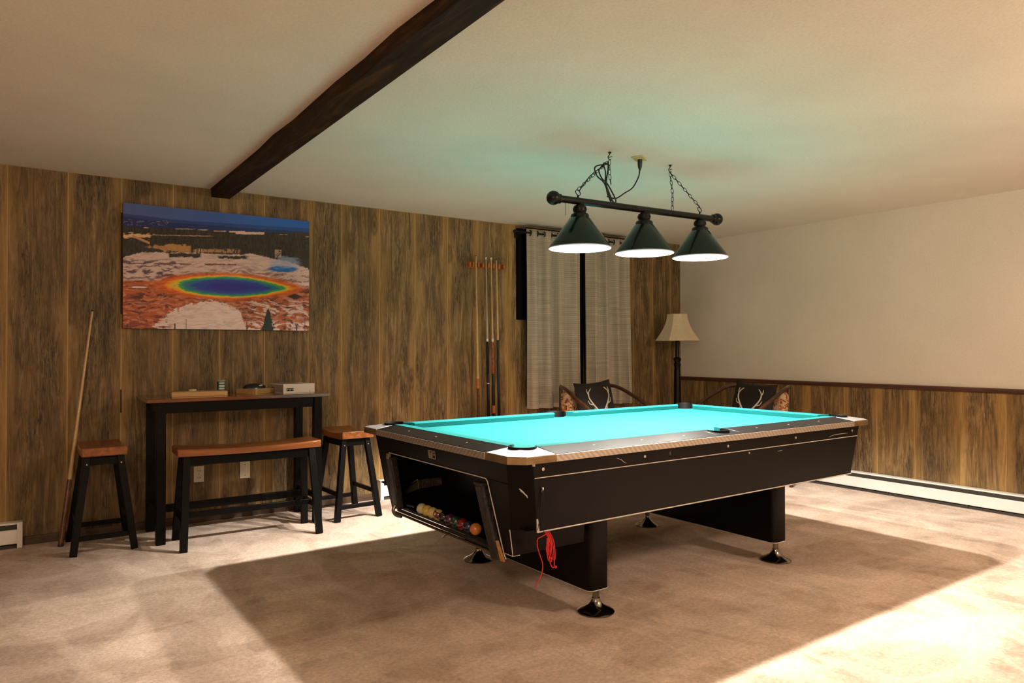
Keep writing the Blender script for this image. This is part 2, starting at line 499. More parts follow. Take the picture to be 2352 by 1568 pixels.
def tag(o, label=None, cat=None, group=None, kind=None):
    if label: o['label'] = label
    if cat: o['category'] = cat
    if group: o['group'] = group
    if kind: o['kind'] = kind
    return o
def thing(name, label, cat, loc=(0, 0, 0), rz=0.0, group=None):
    o = bpy.data.objects.new(name, None)
    o.empty_display_size = 0.1
    COL.objects.link(o)
    o.location = loc; o.rotation_euler = (0, 0, rz)
    return tag(o, label, cat, group)
def copy_tree(o, parent=None):
    c = o.copy(); COL.objects.link(c); c.parent = parent
    for ch in list(o.children):
        copy_tree(ch, c)
    return c
def spline(pts, n=8):
    """Catmull-Rom through the points"""
    P = [Vector(p) for p in pts]
    P = [2 * P[0] - P[1]] + P + [2 * P[-1] - P[-2]]
    out = []
    for i in range(1, len(P) - 2):
        for k in range(n):
            t = k / n
            a, b, c, d = P[i - 1:i + 3]
            out.append(0.5 * ((2 * b) + (c - a) * t + (2 * a - 5 * b + 4 * c - d) * t * t + (3 * b - a - 3 * c + d) * t ** 3))
    out.append(P[-2])
    return out

# ================================================================== THE ROOM
H = 2.44
X0, Y0 = -9.2, -8.2       # far ends of the room behind the camera

def room():
    tag(MB().b2((X0 - 0.1, Y0 - 0.1, -0.1), (0.1, 0.14, 0)).build('floor', 'carpet'),
        'beige cut pile carpet with vacuum marks covering the whole floor', 'carpet', kind='structure')
    tag(MB().b2((X0 - 0.1, Y0 - 0.1, H), (0.1, 0.14, H + 0.1)).build('ceiling', 'ceiling'),
        'off white sprayed texture ceiling', 'ceiling', kind='structure')
    wb = MB().b2((X0, 0.0022, 0), (0.0, 0.12, H)).build('wall_back', 'groove')
    tag(wb, 'long wall of weathered brown vertical boards behind the bar table', 'wall', kind='structure')
    wr = MB().b2((0, Y0, 0), (0.1, 0.0, H)).build('wall_right', 'plaster')
    tag(wr, 'plain pale plaster wall above a band of weathered boards', 'wall', kind='structure')
    tag(MB().b2((X0 - 0.1, Y0, 0), (X0, 0.12, H)).build('wall_left', 'plaster'), 'plain pale wall left of the view', 'wall', kind='structure')
    tag(MB().b2((X0 - 0.1, Y0 - 0.1, 0), (0.1, Y0, H)).build('wall_front', 'plaster'), 'plain pale wall behind the viewer', 'wall', kind='structure')
    # boards of the long wall (each its own object)
    rnd = random.Random(3)
    grooves = [-9.2, -8.85, -8.52, -8.2, -7.87, -7.54, -7.22, -6.89, -6.57, -6.239, -5.909, -5.595, -5.269, -4.95, -4.625, -4.285,
               -4.01, -3.676, -3.345, -3.02, -2.70, -2.37, -2.04, -1.71, -1.38, -1.05, -0.735, -0.435, -0.155, 0.0]
    cache = {}
    def board(w, h, parent, loc, rz):
        k = (round(w, 3), h)
        if k not in cache:
            g = 0.0035
            me = MB().b2((-w / 2 + g, 0.0, 0.0), (w / 2 - g, 0.006, h)).mesh('plank')
            me.materials.append(M['board'])
            cache[k] = me
        o = bpy.data.objects.new('plank', cache[k])
        COL.objects.link(o); o.parent = parent
        o.location = loc; o.rotation_euler = (0, 0, rz)
        return o
    for a, b in zip(grooves[:-1], grooves[1:]):
        board(b - a, 2.435, wb, ((a + b) / 2, rnd.uniform(-0.0012, 0.0012), 0.0), 0)
    # one open black seam between two sheets left of the picture
    MB().b2((-5.600, -0.0012, 1.50), (-5.589, 0.010, 2.20)).build('seam', 'seam', wb)
    MB().b2((-5.599, -0.0012, 0.82), (-5.590, 0.010, 0.98)).build('seam', 'seam', wb)
    # wainscot boards of the plaster wall
    gy = [0.0, -0.325, -0.62, -0.92, -1.223, -1.611, -1.950, -2.25, -2.57, -2.917, -3.243, -3.57, -3.9, -4.23, -4.56, -4.89, -5.22, -5.55]
    for a, b in zip(gy[:-1], gy[1:]):
        board(a - b, 0.93, wr, (-0.0065 + rnd.uniform(-0.001, 0.001), (a + b) / 2, 0.0), -PI / 2)
    MB().b2((-0.0045, -5.55, 0), (0.0, -0.001, 0.92)).build('groove_backing', 'groove', wr)
    # chair rail with a rounded nose
    prof = [(0, 0.905), (-0.016, 0.905), (-0.026, 0.913), (-0.028, 0.925), (-0.022, 0.938), (-0.012, 0.944), (0, 0.944)]
    m = MB(); ya, yb = -5.55, -0.002
    m.prism([(x, ya, z) for x, z in prof], [(x, yb, z) for x, z in prof])
    tag(m.build('trim_1', 'moulding', smooth=40), 'dark red brown chair rail along the plaster wall', 'moulding', kind='structure')
    # baseboard of the long wall
    bb = MB().b2((-6.14, -0.014, 0), (-3.73, -0.0015, 0.055))
    tag(bb.build('baseboard_back', 'base_wood', bevel=0.003), 'low dark wooden baseboard under the board wall', 'baseboard', kind='structure')
    # ceiling beam, slightly hewn upper edge
    m = MB()
    xa, xb, zl = -5.012, -4.885, 2.378
    n = 26
    secs = []
    for i in range(n + 1):
        y = -0.003 + (Y0 + 0.003) * i / n
        w = rnd.uniform(-0.007, 0.007) if i else 0
        secs.append([(xa + w * 0.4, y, zl + rnd.uniform(-.003, .003)), (xb, y, zl), (xb, y, H + 0.001), (xa + w - 0.006, y, H + 0.001)])
    vs = [p for s in secs for p in s]
    fs = [(4 * i + k, 4 * i + (k + 1) % 4, 4 * i + 4 + (k + 1) % 4, 4 * i + 4 + k) for i in range(n) for k in range(4)]
    fs += [(0, 1, 2, 3), (4 * n + 3, 4 * n + 2, 4 * n + 1, 4 * n)]
    m.add(vs, fs)
    tag(m.build('trim_2', 'beam'), 'dark stained wooden beam running across the ceiling', 'beam', kind='structure')
room()

def heater(name_label, loc, length, rz):
    """baseboard heater; local X along the wall, front towards -Y"""
    t = thing('baseboard_heater', name_label, 'heater', loc, rz, 'white baseboard heaters')
    L = length
    MB().b2((0.004, -0.03, 0.0), (L - 0.004, -0.002, 0.155)).build('back_plate', 'heater_dark', t)
    # front panel with a small roll at the top
    prof = [(-0.066, 0.028), (-0.070, 0.034), (-0.068, 0.112), (-0.058, 0.118), (-0.056, 0.114), (-0.063, 0.108), (-0.063, 0.030)]
    m = MB().prism([(0, y, z) for y, z in prof], [(L, y, z) for y, z in prof])
    m.build('front_panel', 'heater', t, bevel=0.0015)
    prof = [(-0.002, 0.162), (-0.045, 0.158), (-0.052, 0.148), (-0.047, 0.146), (-0.042, 0.153), (-0.002, 0.156)]
    m = MB().prism([(0, y, z) for y, z in prof], [(L, y, z) for y, z in prof])
    m.build('top_cover', 'heater', t)
    MB().b2((0.004, -0.062, 0.002), (L - 0.004, -0.03, 0.02)).build('lower_slot', 'heater_dark', t)
    MB().b2((0.004, -0.050, 0.112), (L - 0.004, -0.03, 0.145)).build('fin_block', 'heater_dark', t)
    for x in (0, L):
        s = 1 if x == 0 else -1
        MB().b2((x, -0.072, 0.0), (x + s * 0.03, -0.002, 0.163)).build('end_cap', 'heater', t, bevel=0.004)
    for x in np.arange(0.5, L - 0.2, 0.62):
        MB().b2((x, -0.068, 0.006), (x + 0.012, -0.05, 0.026)).build('bracket', 'heater_dark', t)
heater('white baseboard heater with dark slots under the board wainscot', (-0.012, -1.25, 0), 4.0, -PI / 2)
heater('white baseboard heater end at the left edge below the boards', (-9.0, -0.002, 0), 2.851, 0)
heater('white baseboard heater just right of the far bar stool', (-3.70, -0.002, 0), 2.6, 0)

# ================================================================== POOL TABLE
TC = (-3.199, -2.464, 0.0); TA = 0.0124
HL, HW, ZT, CH = 1.356, 0.760, 0.815, 0.055
def toworld(u, v, z):
    c, s = math.cos(TA), math.sin(TA)
    return (TC[0] + c * u - s * v, TC[1] + s * u + c * v, z)

def pool_table():
    T = thing('pool_table', 'black drop pocket pool table with turquoise cloth and silver corners', 'pool table', TC, TA)
    ZI = 0.832
    def ztop(a, b):
        e = min(HL - abs(a), HW - abs(b))
        return ZT + (ZI - ZT) * max(0, min(1, e / 0.125))
    def cap_piece(poly, name, mat, bevel=0.0015):
        """poly in table u,v counter-clockwise"""
        bot = [(u, v, 0.786) for u, v in poly]; top = [(u, v, ztop(u, v)) for u, v in poly]
        return MB().prism(bot, top).build(name, mat, T, bevel=bevel)
    def ccw(poly):
        a = sum(p[0] * q[1] - q[0] * p[1] for p, q in zip(poly, poly[1:] + poly[:1]))
        return poly if a > 0 else poly[::-1]
    # bed of cloth with notches for the six pockets
    def arc(cx, cy, r, d0, d1, n=10):
        return [(cx + r * math.cos(math.radians(d0 + (d1 - d0) * i / n)), cy + r * math.sin(math.radians(d0 + (d1 - d0) * i / n))) for i in range(n + 1)]
    A, B = 1.235, 0.64
    q1 = arc(1.21, 0.61, 0.062, -66, -209)
    quarter = q1
    outline = []
    outline += quarter
    outline += arc(0, 0.665, 0.06, -25, -155)
    outline += [(-x, y) for x, y in quarter[::-1]]
    outline += [(-x, -y) for x, y in quarter]
    outline += [(x, -y) for x, y in arc(0, 0.665, 0.06, -155, -25)]
    outline += [(x, -y) for x, y in quarter[::-1]]
    outline = ccw(outline)
    MB().prism([(u, v, 0.775) for u, v in outline], [(u, v, 0.800) for u, v in outline]).build('cloth_bed', 'cloth', T)
    # castings and rail caps
    for su in (-1, 1):
        for sv in (-1, 1):
            poly = [(1.15, HW), (HL - CH, HW), (HL, HW - CH), (HL, 0.545), (1.238, 0.565)] + arc(1.21, 0.61, 0.062, -56, 151)
            poly = ccw([(su * a, sv * b) for a, b in poly])
            o = cap_piece(poly, 'corner_casting', 'casting', 0.002)
            o['label'] = 'brushed silver corner casting'
            # half rail cap on the long side
            ac = arc(0, 0.665, 0.06, 35, -28, 6)
            poly = [(1.148, 0.637), (1.148, HW), (0.095, HW), (0.095, 0.637)]
            cap_piece(ccw([(su * a, sv * b) for a, b in poly]), 'rail_cap', 'rail')
        poly = [(1.238, 0.563), (HL, 0.543), (HL, -0.543), (1.238, -0.563)]
        cap_piece(ccw([(su * a, b) for a, b in poly]), 'rail_cap', 'rail')
    for sv in (-1, 1):
        poly = [(0.094, HW), (-0.094, HW), (-0.094, 0.637)] + arc(0, 0.665, 0.062, 207, -27)[0:0] + \
               [(0.062 * math.cos(math.radians(a)), 0.665 + 0.062 * math.sin(math.radians(a))) for a in np.linspace(207, -27, 13)] + [(0.094, 0.637)]
        cap_piece(ccw([(a, sv * b) for a, b in poly]), 'side_pocket_plate', 'rail')
    # rubber pocket cups
    for (cx, cy, r, d0, d1) in [(su * 1.21, sv * 0.61, 0.063, None, None) for su in (-1, 1) for sv in (-1, 1)] + [(0, sv * 0.665, 0.063, None, None) for sv in (-1, 1)]:
        out = math.atan2(cy * (1 if cx == 0 else 1), cx) if cx == 0 else math.atan2(math.copysign(1, cy), math.copysign(1, cx))
        half = math.radians(118 if cx else 112)
        m = MB()
        n = 20
        for (ri, ro, z0, z1) in ((r - 0.0055, r - 0.001, 0.70, 0.8375 if cx else 0.8325),):
            vs = []
            for k in range(n + 1):
                a = out - half + 2 * half * k / n
                for rr, zz in ((ri, z0), (ro, z0), (ro, z1), (ri + 0.002, z1), (ri, z1 - 0.006)):
                    vs.append((cx + rr * math.cos(a), cy + rr * math.sin(a), zz))
            fs = [(5 * k + i, 5 * k + (i + 1) % 5, 5 * k + 5 + (i + 1) % 5, 5 * k + 5 + i) for k in range(n) for i in range(5)]
            fs += [(0, 1, 2, 3, 4), (5 * n + 4, 5 * n + 3, 5 * n + 2, 5 * n + 1, 5 * n)]
            m.add(vs, fs)
        cup = m.build('pocket_liner', 'rubber', T, smooth=40)
        MB().lathe([(r - 0.004, 0.697), (r - 0.004, 0.703)], 20, (cx, cy, 0)).build('pocket_floor', 'rubber', cup)
    # cushions: cloth-covered, mitred at the pockets
    def cushion(p0, p1, inward, m0, m1):
        """p0,p1 along the cap's inner edge; inward = unit (u,v); m0,m1 shorten the nose"""
        p0, p1, inn = Vector(p0), Vector(p1), Vector(inward)
        d = (p1 - p0).normalized()
        prof = [(-0.002, 0.8005), (-0.002, 0.832), (0.042, 0.8335), (0.056, 0.831), (0.060, 0.826), (0.052, 0.8015)]
        rings = []
        for base, sgn, mm in ((p0, 1, m0), (p1, -1, m1)):
            ring = []
            for w, z in prof:
                q = base + inn * w + d * sgn * (mm * max(w, 0) / 0.06)
                ring.append((q.x, q.y, z))
            rings.append(ring)
        MB().prism(rings[0], rings[1]).build('cushion', 'cloth', T, smooth=30)
    for sv in (-1, 1):
        for su in (-1, 1):
            cushion((su * 0.062, sv * 0.637), (su * 1.158, sv * 0.637), (0, -sv), 0.02, 0.055)
    for su in (-1, 1):
        cushion((su * 1.238, -0.557), (su * 1.238, 0.557), (-su, 0), 0.055, 0.055)
    # metal edge trim (between the castings) and casting skirts
    for sv in (-1, 1):
        m = MB().b2((-1.148, sv * (HW - 0.001), 0.783), (1.148, sv * (HW + 0.004), 0.813))
        o = m.build('edge_trim', 'trim', T, bevel=0.0015); o['label'] = 'ribbed metal edge trim'
    for su in (-1, 1):
        m = MB().b2((su * (HL - 0.001), -0.543, 0.783), (su * (HL + 0.004), 0.543, 0.813))
        m.build('edge_trim', 'trim', T, bevel=0.0015)
    for su in (-1, 1):
        for sv in (-1, 1):
            path = [(1.150, HW), (HL - CH, HW), (HL, HW - CH), (HL, 0.545)]
            outw = [(1.150, HW + 0.003), (HL - CH + 0.0012, HW + 0.003), (HL + 0.003, HW - CH + 0.0012), (HL + 0.003, 0.545)]
            m = MB()
            vs = []
            for (a, b), (c, d) in zip(path, outw):
                vs += [(su * a, sv * b, 0.783), (su * c, sv * d, 0.783), (su * c, sv * d, 0.8115), (su * a, sv * b, 0.8145)]
            fs = [(4 * i + k, 4 * i + (k + 1) % 4, 4 * i + 4 + (k + 1) % 4, 4 * i + 4 + k) for i in range(3) for k in range(4)] + [(0, 1, 2, 3), (15, 14, 13, 12)]
            m.add(vs, fs).build('casting_skirt', 'skirt', T)
    # mother-of-pearl sights
    def sight(u, v):
        MB().lathe([(0.0055, 0), (0.0055, 0.0012)], 10, (u, v, ztop(u, v) - 0.0004)).build('sight', 'bright_metal', T)
    for s in (-1, 1):
        for k in (-0.287, 0.0, 0.287):
            sight(s * 1.290, k)
        for k in (0.29, 0.58, 0.88):
            sight(k, s * 0.695); sight(-k, s * 0.695)
    # tapered cabinet
    zt, zb = 0.7855, 0.488
    def slab(p, thick, name, mat, parent=T, bevel=0.002):
        """p: four corners (outer face), thickened inwards towards the table axis"""
        P = [Vector(q) for q in p]
        nrm = (P[1] - P[0]).cross(P[3] - P[0]).normalized()
        cen = sum(P, Vector()) / 4
        if nrm.dot(Vector((cen.x, cen.y, 0))) > 0:
            nrm = -nrm
        return MB().hexa(P, [q + nrm * thick for q in P]).build(name, mat, parent, bevel=bevel)
    sv_top, sv_bot, su_top, su_bot = 0.735, 0.705, 1.250, 1.205
    eu_top, eu_bot, ev_top, ev_bot = 1.318, 1.272, 0.645, 0.615
    for s in (-1, 1):
        slab([(-su_top, s * sv_top, zt), (su_top, s * sv_top, zt), (su_bot, s * sv_bot, zb), (-su_bot, s * sv_bot, zb)], 0.02, 'side_panel', 'laminate')
        for e in (-1, 1):
            # chamfered corner panel
            slab([(e * su_top, s * sv_top, zt), (e * eu_top, s * ev_top, zt), (e * eu_bot, s * ev_bot, zb), (e * su_bot, s * sv_bot, zb)], 0.018, 'corner_panel', 'laminate')
        # pale piping lines
        k = 0.2265 / 1
        f = (0.718 - zb) / (zt - zb)
        vv = sv_bot + (sv_top - sv_bot) * f; uu = su_bot + (su_top - su_bot) * f
        MB().tube([(-uu + 0.004, s * (vv + 0.0012), 0.718), (uu - 0.004, s * (vv + 0.0012), 0.718)], 0.0022, 6).build('piping', 'piping', T)
        MB().tube([(-su_bot, s * (sv_bot + 0.001), zb), (su_bot, s * (sv_bot + 0.001), zb)], 0.0032, 6).build('piping', 'piping', T)
        for u in (-1.195, -0.6, 0.0, 0.59, 1.174):
            v = sv_bot + (sv_top - sv_bot) * (0.753 - zb) / (zt - zb)
            MB().tube([(u, s * (v - 0.004), 0.753), (u, s * (v + 0.003), 0.753)], 0.0068, 10).build('bolt', 'bright_metal', T)
    v = sv_bot + (sv_top - sv_bot) * (0.702 - zb) / (zt - zb)
    MB().tube([(0.182, -(v - 0.004), 0.702), (0.182, -(v + 0.002), 0.702)], 0.005, 8).build('bolt', 'bright_metal', T)
    # closed end (far right)
    slab([(eu_top, -ev_top, zt), (eu_top, ev_top, zt), (eu_bot, ev_bot, zb), (eu_bot, -ev_bot, zb)], 0.02, 'end_panel', 'laminate')
    MB().b2((-0.9, -0.69, 0.487), (1.2, 0.69, 0.50)).build('underside', 'laminate', T)
    MB().b2((-0.9, -0.66, 0.50), (1.18, 0.66, 0.66)).build('frame_box', 'laminate', T)
    # ball-return end: panel with a wide opening, deeper box below the apron
    zl = 0.372
    def eu(z):
        return -(eu_bot + (eu_top - eu_bot) * (z - zb) / (zt - zb))
    def ev(z):
        return ev_bot + (ev_top - ev_bot) * (z - zb) / (zt - zb)
    zo = 0.688
    slab([(eu(zt), -ev(zt), zt), (eu(zt), ev(zt), zt), (eu(zo), ev(zo), zo), (eu(zo), -ev(zo), zo)], 0.02, 'end_panel', 'laminate')
    slab([(eu(zo), -ev(zo), zo), (eu(zo), -0.478, zo), (eu(zl), -0.535, zl), (eu(zl), -0.60, zl)], 0.02, 'end_panel', 'laminate')
    slab([(eu(zo), ev(zo), zo), (eu(zo), 0.490, zo), (eu(zl), 0.475, zl), (eu(zl), 0.565, zl)], 0.02, 'end_panel', 'laminate')
    for s, vb in ((-1, 0.60), (1, 0.565)):
        MB().hexa([(eu(zl), s * vb, zl), (-0.86, s * vb, zl), (-0.86, s * (vb - 0.018), zl), (eu(zl), s * (vb - 0.018), zl)],
                  [(eu(zb), s * (vb + 0.012), zb), (-0.86, s * (vb + 0.012), zb), (-0.86, s * (vb - 0.006), zb), (eu(zb), s * (vb - 0.006), zb)]).build('box_side', 'laminate', T)
    MB().b2((-1.23, -0.585, zl), (-0.86, 0.55, zl + 0.015)).build('box_floor', 'laminate', T)
    MB().hexa([(-1.03, -0.58, 0.385), (-0.99, -0.58, 0.385), (-0.99, 0.56, 0.385), (-1.03, 0.56, 0.385)],
              [(-1.10, -0.60, 0.70), (-1.06, -0.60, 0.70), (-1.06, 0.60, 0.70), (-1.10, 0.60, 0.70)]).build('inner_panel', 'laminate', T)
    for s in (-1, 1):
        MB().b2((-1.255, s * 0.555, 0.489), (-0.88, s * 0.700, 0.497)).build('box_shoulder', 'laminate', T)
    # tray lip and trim of the opening
    MB().tube([(-1.278, 0.462, 0.366), (-1.278, -0.46, 0.366)], 0.007, 8).build('tray_lip', 'chrome', T, smooth=40)
    MB().b2((-1.272, -0.46, 0.372), (-1.262, 0.462, 0.386)).build('tray_edge', 'vinyl', T)
    e = 0.003
    MB().tube([(eu(0.40) - e, 0.477, 0.40), (eu(zo) - e, 0.490, zo), (eu(zo) - e, -0.468, zo), (eu(0.675) - e, -0.480, 0.675), (eu(zl) - e, -0.535, zl), (eu(0.345) - e, -0.545, 0.346)],
              0.0026, 6).build('opening_piping', 'piping', T)
    MB().tube([(eu(zb) - 0.002, -0.604, zb), (eu(zl) - 0.002, -0.602, zl), (-1.22, -0.602, zl)], 0.0022, 6).build('piping', 'piping', T)
    MB().tube([(eu(zl), -0.598, zl - 0.001), (eu(zl), -0.54, zl - 0.001)], 0.002, 6).build('piping', 'piping', T)
    # worn vinyl posts at both sides of the opening
    o = MB().hexa([(-1.276, -0.455, 0.330), (-1.235, -0.455, 0.330), (-1.235, -0.520, 0.335), (-1.276, -0.520, 0.335)],
              [(-1.325, -0.398, 0.655), (-1.27, -0.398, 0.655), (-1.27, -0.462, 0.662), (-1.325, -0.462, 0.662)]).build('opening_post', 'vinyl', T, bevel=0.012, seg=3)
    o['label'] = 'cracked black vinyl post with bare chipped wood'
    MB().hexa([(-1.268, -0.523, 0.338), (-1.258, -0.523, 0.338), (-1.258, -0.548, 0.338), (-1.268, -0.548, 0.338)],
              [(-1.286, -0.514, 0.425), (-1.276, -0.514, 0.425), (-1.276, -0.524, 0.425), (-1.286, -0.524, 0.425)]).build('bare_wood_chip', 'raw_wood', T)
    MB().b2((-1.327, -0.463, 0.652), (-1.290, -0.401, 0.668)).build('post_cap', 'vinyl', T, bevel=0.004)
    MB().hexa([(-1.275, 0.50, 0.385), (-1.235, 0.50, 0.385), (-1.235, 0.44, 0.385), (-1.275, 0.44, 0.385)],
              [(-1.318, 0.515, 0.67), (-1.27, 0.515, 0.67), (-1.27, 0.46, 0.67), (-1.318, 0.46, 0.67)]).build('opening_post', 'vinyl', T, bevel=0.01, seg=3)
    MB().b2((-1.318, 0.470, 0.655), (-1.306, 0.502, 0.684)).build('bare_wood_chip', 'sticker', T)
    MB().tube(spline([(-1.275, 0.485, 0.400), (-1.286, 0.482, 0.372), (-1.278, 0.462, 0.352), (-1.262, 0.43, 0.349)], 5), 0.010, 8).build('corner_guard', 'chrome', T, smooth=40)
    # inner ball ramp and small lever
    m = MB().hexa([(-1.22, 0.545, 0.448), (-1.08, 0.545, 0.448), (-1.08, 0.535, 0.430), (-1.22, 0.535, 0.430)],
                  [(-1.22, 0.315, 0.560), (-1.08, 0.315, 0.560), (-1.08, 0.300, 0.515), (-1.22, 0.300, 0.515)])
    m.build('ball_ramp', 'vinyl', T, bevel=0.003)
    MB().tube([(-1.224, 0.545, 0.452), (-1.224, 0.314, 0.563), (-1.224, 0.296, 0.512)], 0.0035, 6).build('ramp_edge', 'chrome', T)
    MB().tube([(-1.232, 0.43, 0.408), (-1.232, 0.33, 0.414)], 0.008, 8).build('ramp_roller', 'chrome', T, smooth=40)
    MB().beam((-1.21, 0.075, 0.303), (-1.18, 0.02, 0.365), 0.022, 0.010).build('lever', 'chrome', T, bevel=0.002)
    # foil badge with a pale border and a light emblem
    bz0, bz1 = 0.716, 0.757
    bd = slab([(eu(bz1) - 0.0015, 0.036, bz1), (eu(bz1) - 0.0015, -0.036, bz1), (eu(bz0) - 0.0015, -0.036, bz0), (eu(bz0) - 0.0015, 0.036, bz0)], 0.002, 'badge', 'slot', bevel=0)
    bd['label'] = 'small worn foil badge with black print'
    for v0, v1, z0, z1 in ((0.036, 0.016, bz0, bz1), (-0.03, -0.036, bz0, bz1), (0.03, -0.03, bz1 - 0.004, bz1), (0.03, -0.036, bz0, bz0 + 0.004),
                           (0.012, -0.004, bz0 + 0.006, bz0 + 0.03), (-0.004, -0.026, bz0 + 0.018, bz0 + 0.023), (0.0, -0.02, bz0 + 0.029, bz0 + 0.033)):
        slab([(eu(z1) - 0.003, v0, z1), (eu(z1) - 0.003, v1, z1), (eu(z0) - 0.003, v1, z0), (eu(z0) - 0.003, v0, z0)], 0.001, 'badge_print', 'sticker', bd, 0)
    # scuffs on the corner panel and apron
    def scuff(pts, r=0.0016, mat='piping'):
        MB().tube(pts, [r * 0.4] + [r] * (len(pts) - 2) + [r * 0.4], 5).build('scuff', mat, T)
    def cp(f, z):     # point on the near-left corner panel, f 0 at the end side, 1 at the long side
        g = (z - zb) / (zt - zb)
        a = Vector((-(eu_bot + (eu_top - eu_bot) * g), -(ev_bot + (ev_top - ev_bot) * g), z))
        b = Vector((-(su_bot + (su_top - su_bot) * g), -(sv_bot + (sv_top - sv_bot) * g), z))
        q = a + (b - a) * f
        return (q.x - 0.0012, q.y - 0.0012, z)
    scuff([cp(0.42, 0.672), cp(0.5, 0.662), cp(0.62, 0.652)], 0.0042)
    scuff([cp(0.55, 0.655), cp(0.68, 0.644), cp(0.72, 0.634)], 0.0035)
    def sp(u, z):
        return (u, -(sv_bot + (sv_top - sv_bot) * (z - zb) / (zt - zb)) - 0.0008, z)
    scuff([sp(-0.78, 0.762), sp(-0.75, 0.752), sp(-0.73, 0.738), sp(-0.715, 0.733)], 0.0012)
    scuff([sp(-0.43, 0.762), sp(-0.43, 0.752), sp(-0.428, 0.745)], 0.0010)
    scuff([sp(0.93, 0.734), sp(0.99, 0.742), sp(1.08, 0.742), sp(1.13, 0.741)], 0.0012)
    scuff([sp(0.43, 0.690), sp(0.45, 0.690), sp(0.48, 0.691)], 0.0010)
    MB().hexa([(-1.2075, -0.7095, 0.487), (-1.196, -0.7105, 0.487), (-1.196, -0.704, 0.487), (-1.2075, -0.704, 0.487)],
              [(-1.214, -0.7155, 0.545), (-1.209, -0.7165, 0.545), (-1.209, -0.71, 0.545), (-1.214, -0.71, 0.545)]).build('peeled_edge', 'piping', T)
    MB().b2((-1.252, -0.742, 0.770), (-1.243, -0.733, 0.7845)).build('peeled_edge', 'piping', T)
    # pedestals
    for uc in (-0.728, 0.695):
        n = 6; r = 0.03; hw, hv = 0.064, 0.565
        poly = []
        for cx, cy, a0 in ((hw - r, hv - r, 0), (-hw + r, hv - r, 90), (-hw + r, -hv + r, 180), (hw - r, -hv + r, 270)):
            for k in range(n + 1):
                a = math.radians(a0 + 90 * k / n)
                poly.append((uc + cx + r * math.cos(a), cy + r * math.sin(a)))
        ped = MB().prism([(x, y, 0.118) for x, y in poly], [(x, y, 0.487) for x, y in poly]).build('pedestal', 'laminate', T, smooth=40)
        MB().tube([(x, y, 0.119) for x, y in poly], 0.0022, 5, closed=True).build('pedestal_piping', 'piping', ped)
        for v in (-0.518, 0.518):
            prof = [(0.088, 0.0), (0.089, 0.006), (0.080, 0.013), (0.055, 0.024), (0.036, 0.036), (0.024, 0.052), (0.0195, 0.066), (0.0195, 0.069), (0.0155, 0.070), (0.0155, 0.119)]
            MB().lathe(prof, 32, (uc + 0.015, v, 0.0)).build('levelling_foot', 'chrome', T, smooth=35)
    return T
pool_table()

def balls():
    r = 0.0285
    spec = [('cue', (0.55, 0.50, 0.30), None, False, 'pale cream billiard ball at the left of the tray row'),
            ('yellow', (0.60, 0.42, 0.06), None, False, 'solid yellow billiard ball second from the left in the tray'),
            ('yellow_stripe', (0.58, 0.46, 0.20), None, False, 'pale yellow billiard ball beside the maroon striped one'),
            ('maroon_stripe', (0.52, 0.38, 0.14), (0.11, 0.008, 0.008), True, 'maroon striped billiard ball with number spot in the tray'),
            ('black', (0.006, 0.006, 0.006), None, False, 'black billiard ball between the striped and purple balls'),
            ('purple', (0.05, 0.008, 0.03), None, False, 'dark purple billiard ball in the return tray'),
            ('green', (0.004, 0.045, 0.02), None, False, 'dark green billiard ball in the return tray'),
            ('red', (0.16, 0.006, 0.008), None, False, 'dark red billiard ball in the return tray'),
            ('blue', (0.006, 0.012, 0.05), None, False, 'dark blue billiard ball next to the orange one'),
            ('orange', (0.50, 0.16, 0.02), None, False, 'orange billiard ball beside the cracked vinyl post')]
    for i, (nm, base, st, num, lab) in enumerate(spec):
        v = 0.262 - i * 0.0585
        o = MB().sphere(r, n=24, m=16).build('billiard_ball', ballmat('ball_' + nm, base, st, num), None, smooth=60)
        o.location = toworld(-1.228, v, 0.3872 + r)
        o.rotation_euler = (0.3, 0.35 if num else 0, 0.25 if num else 0)
        tag(o, lab, 'ball', 'billiard balls in the return tray')
balls()

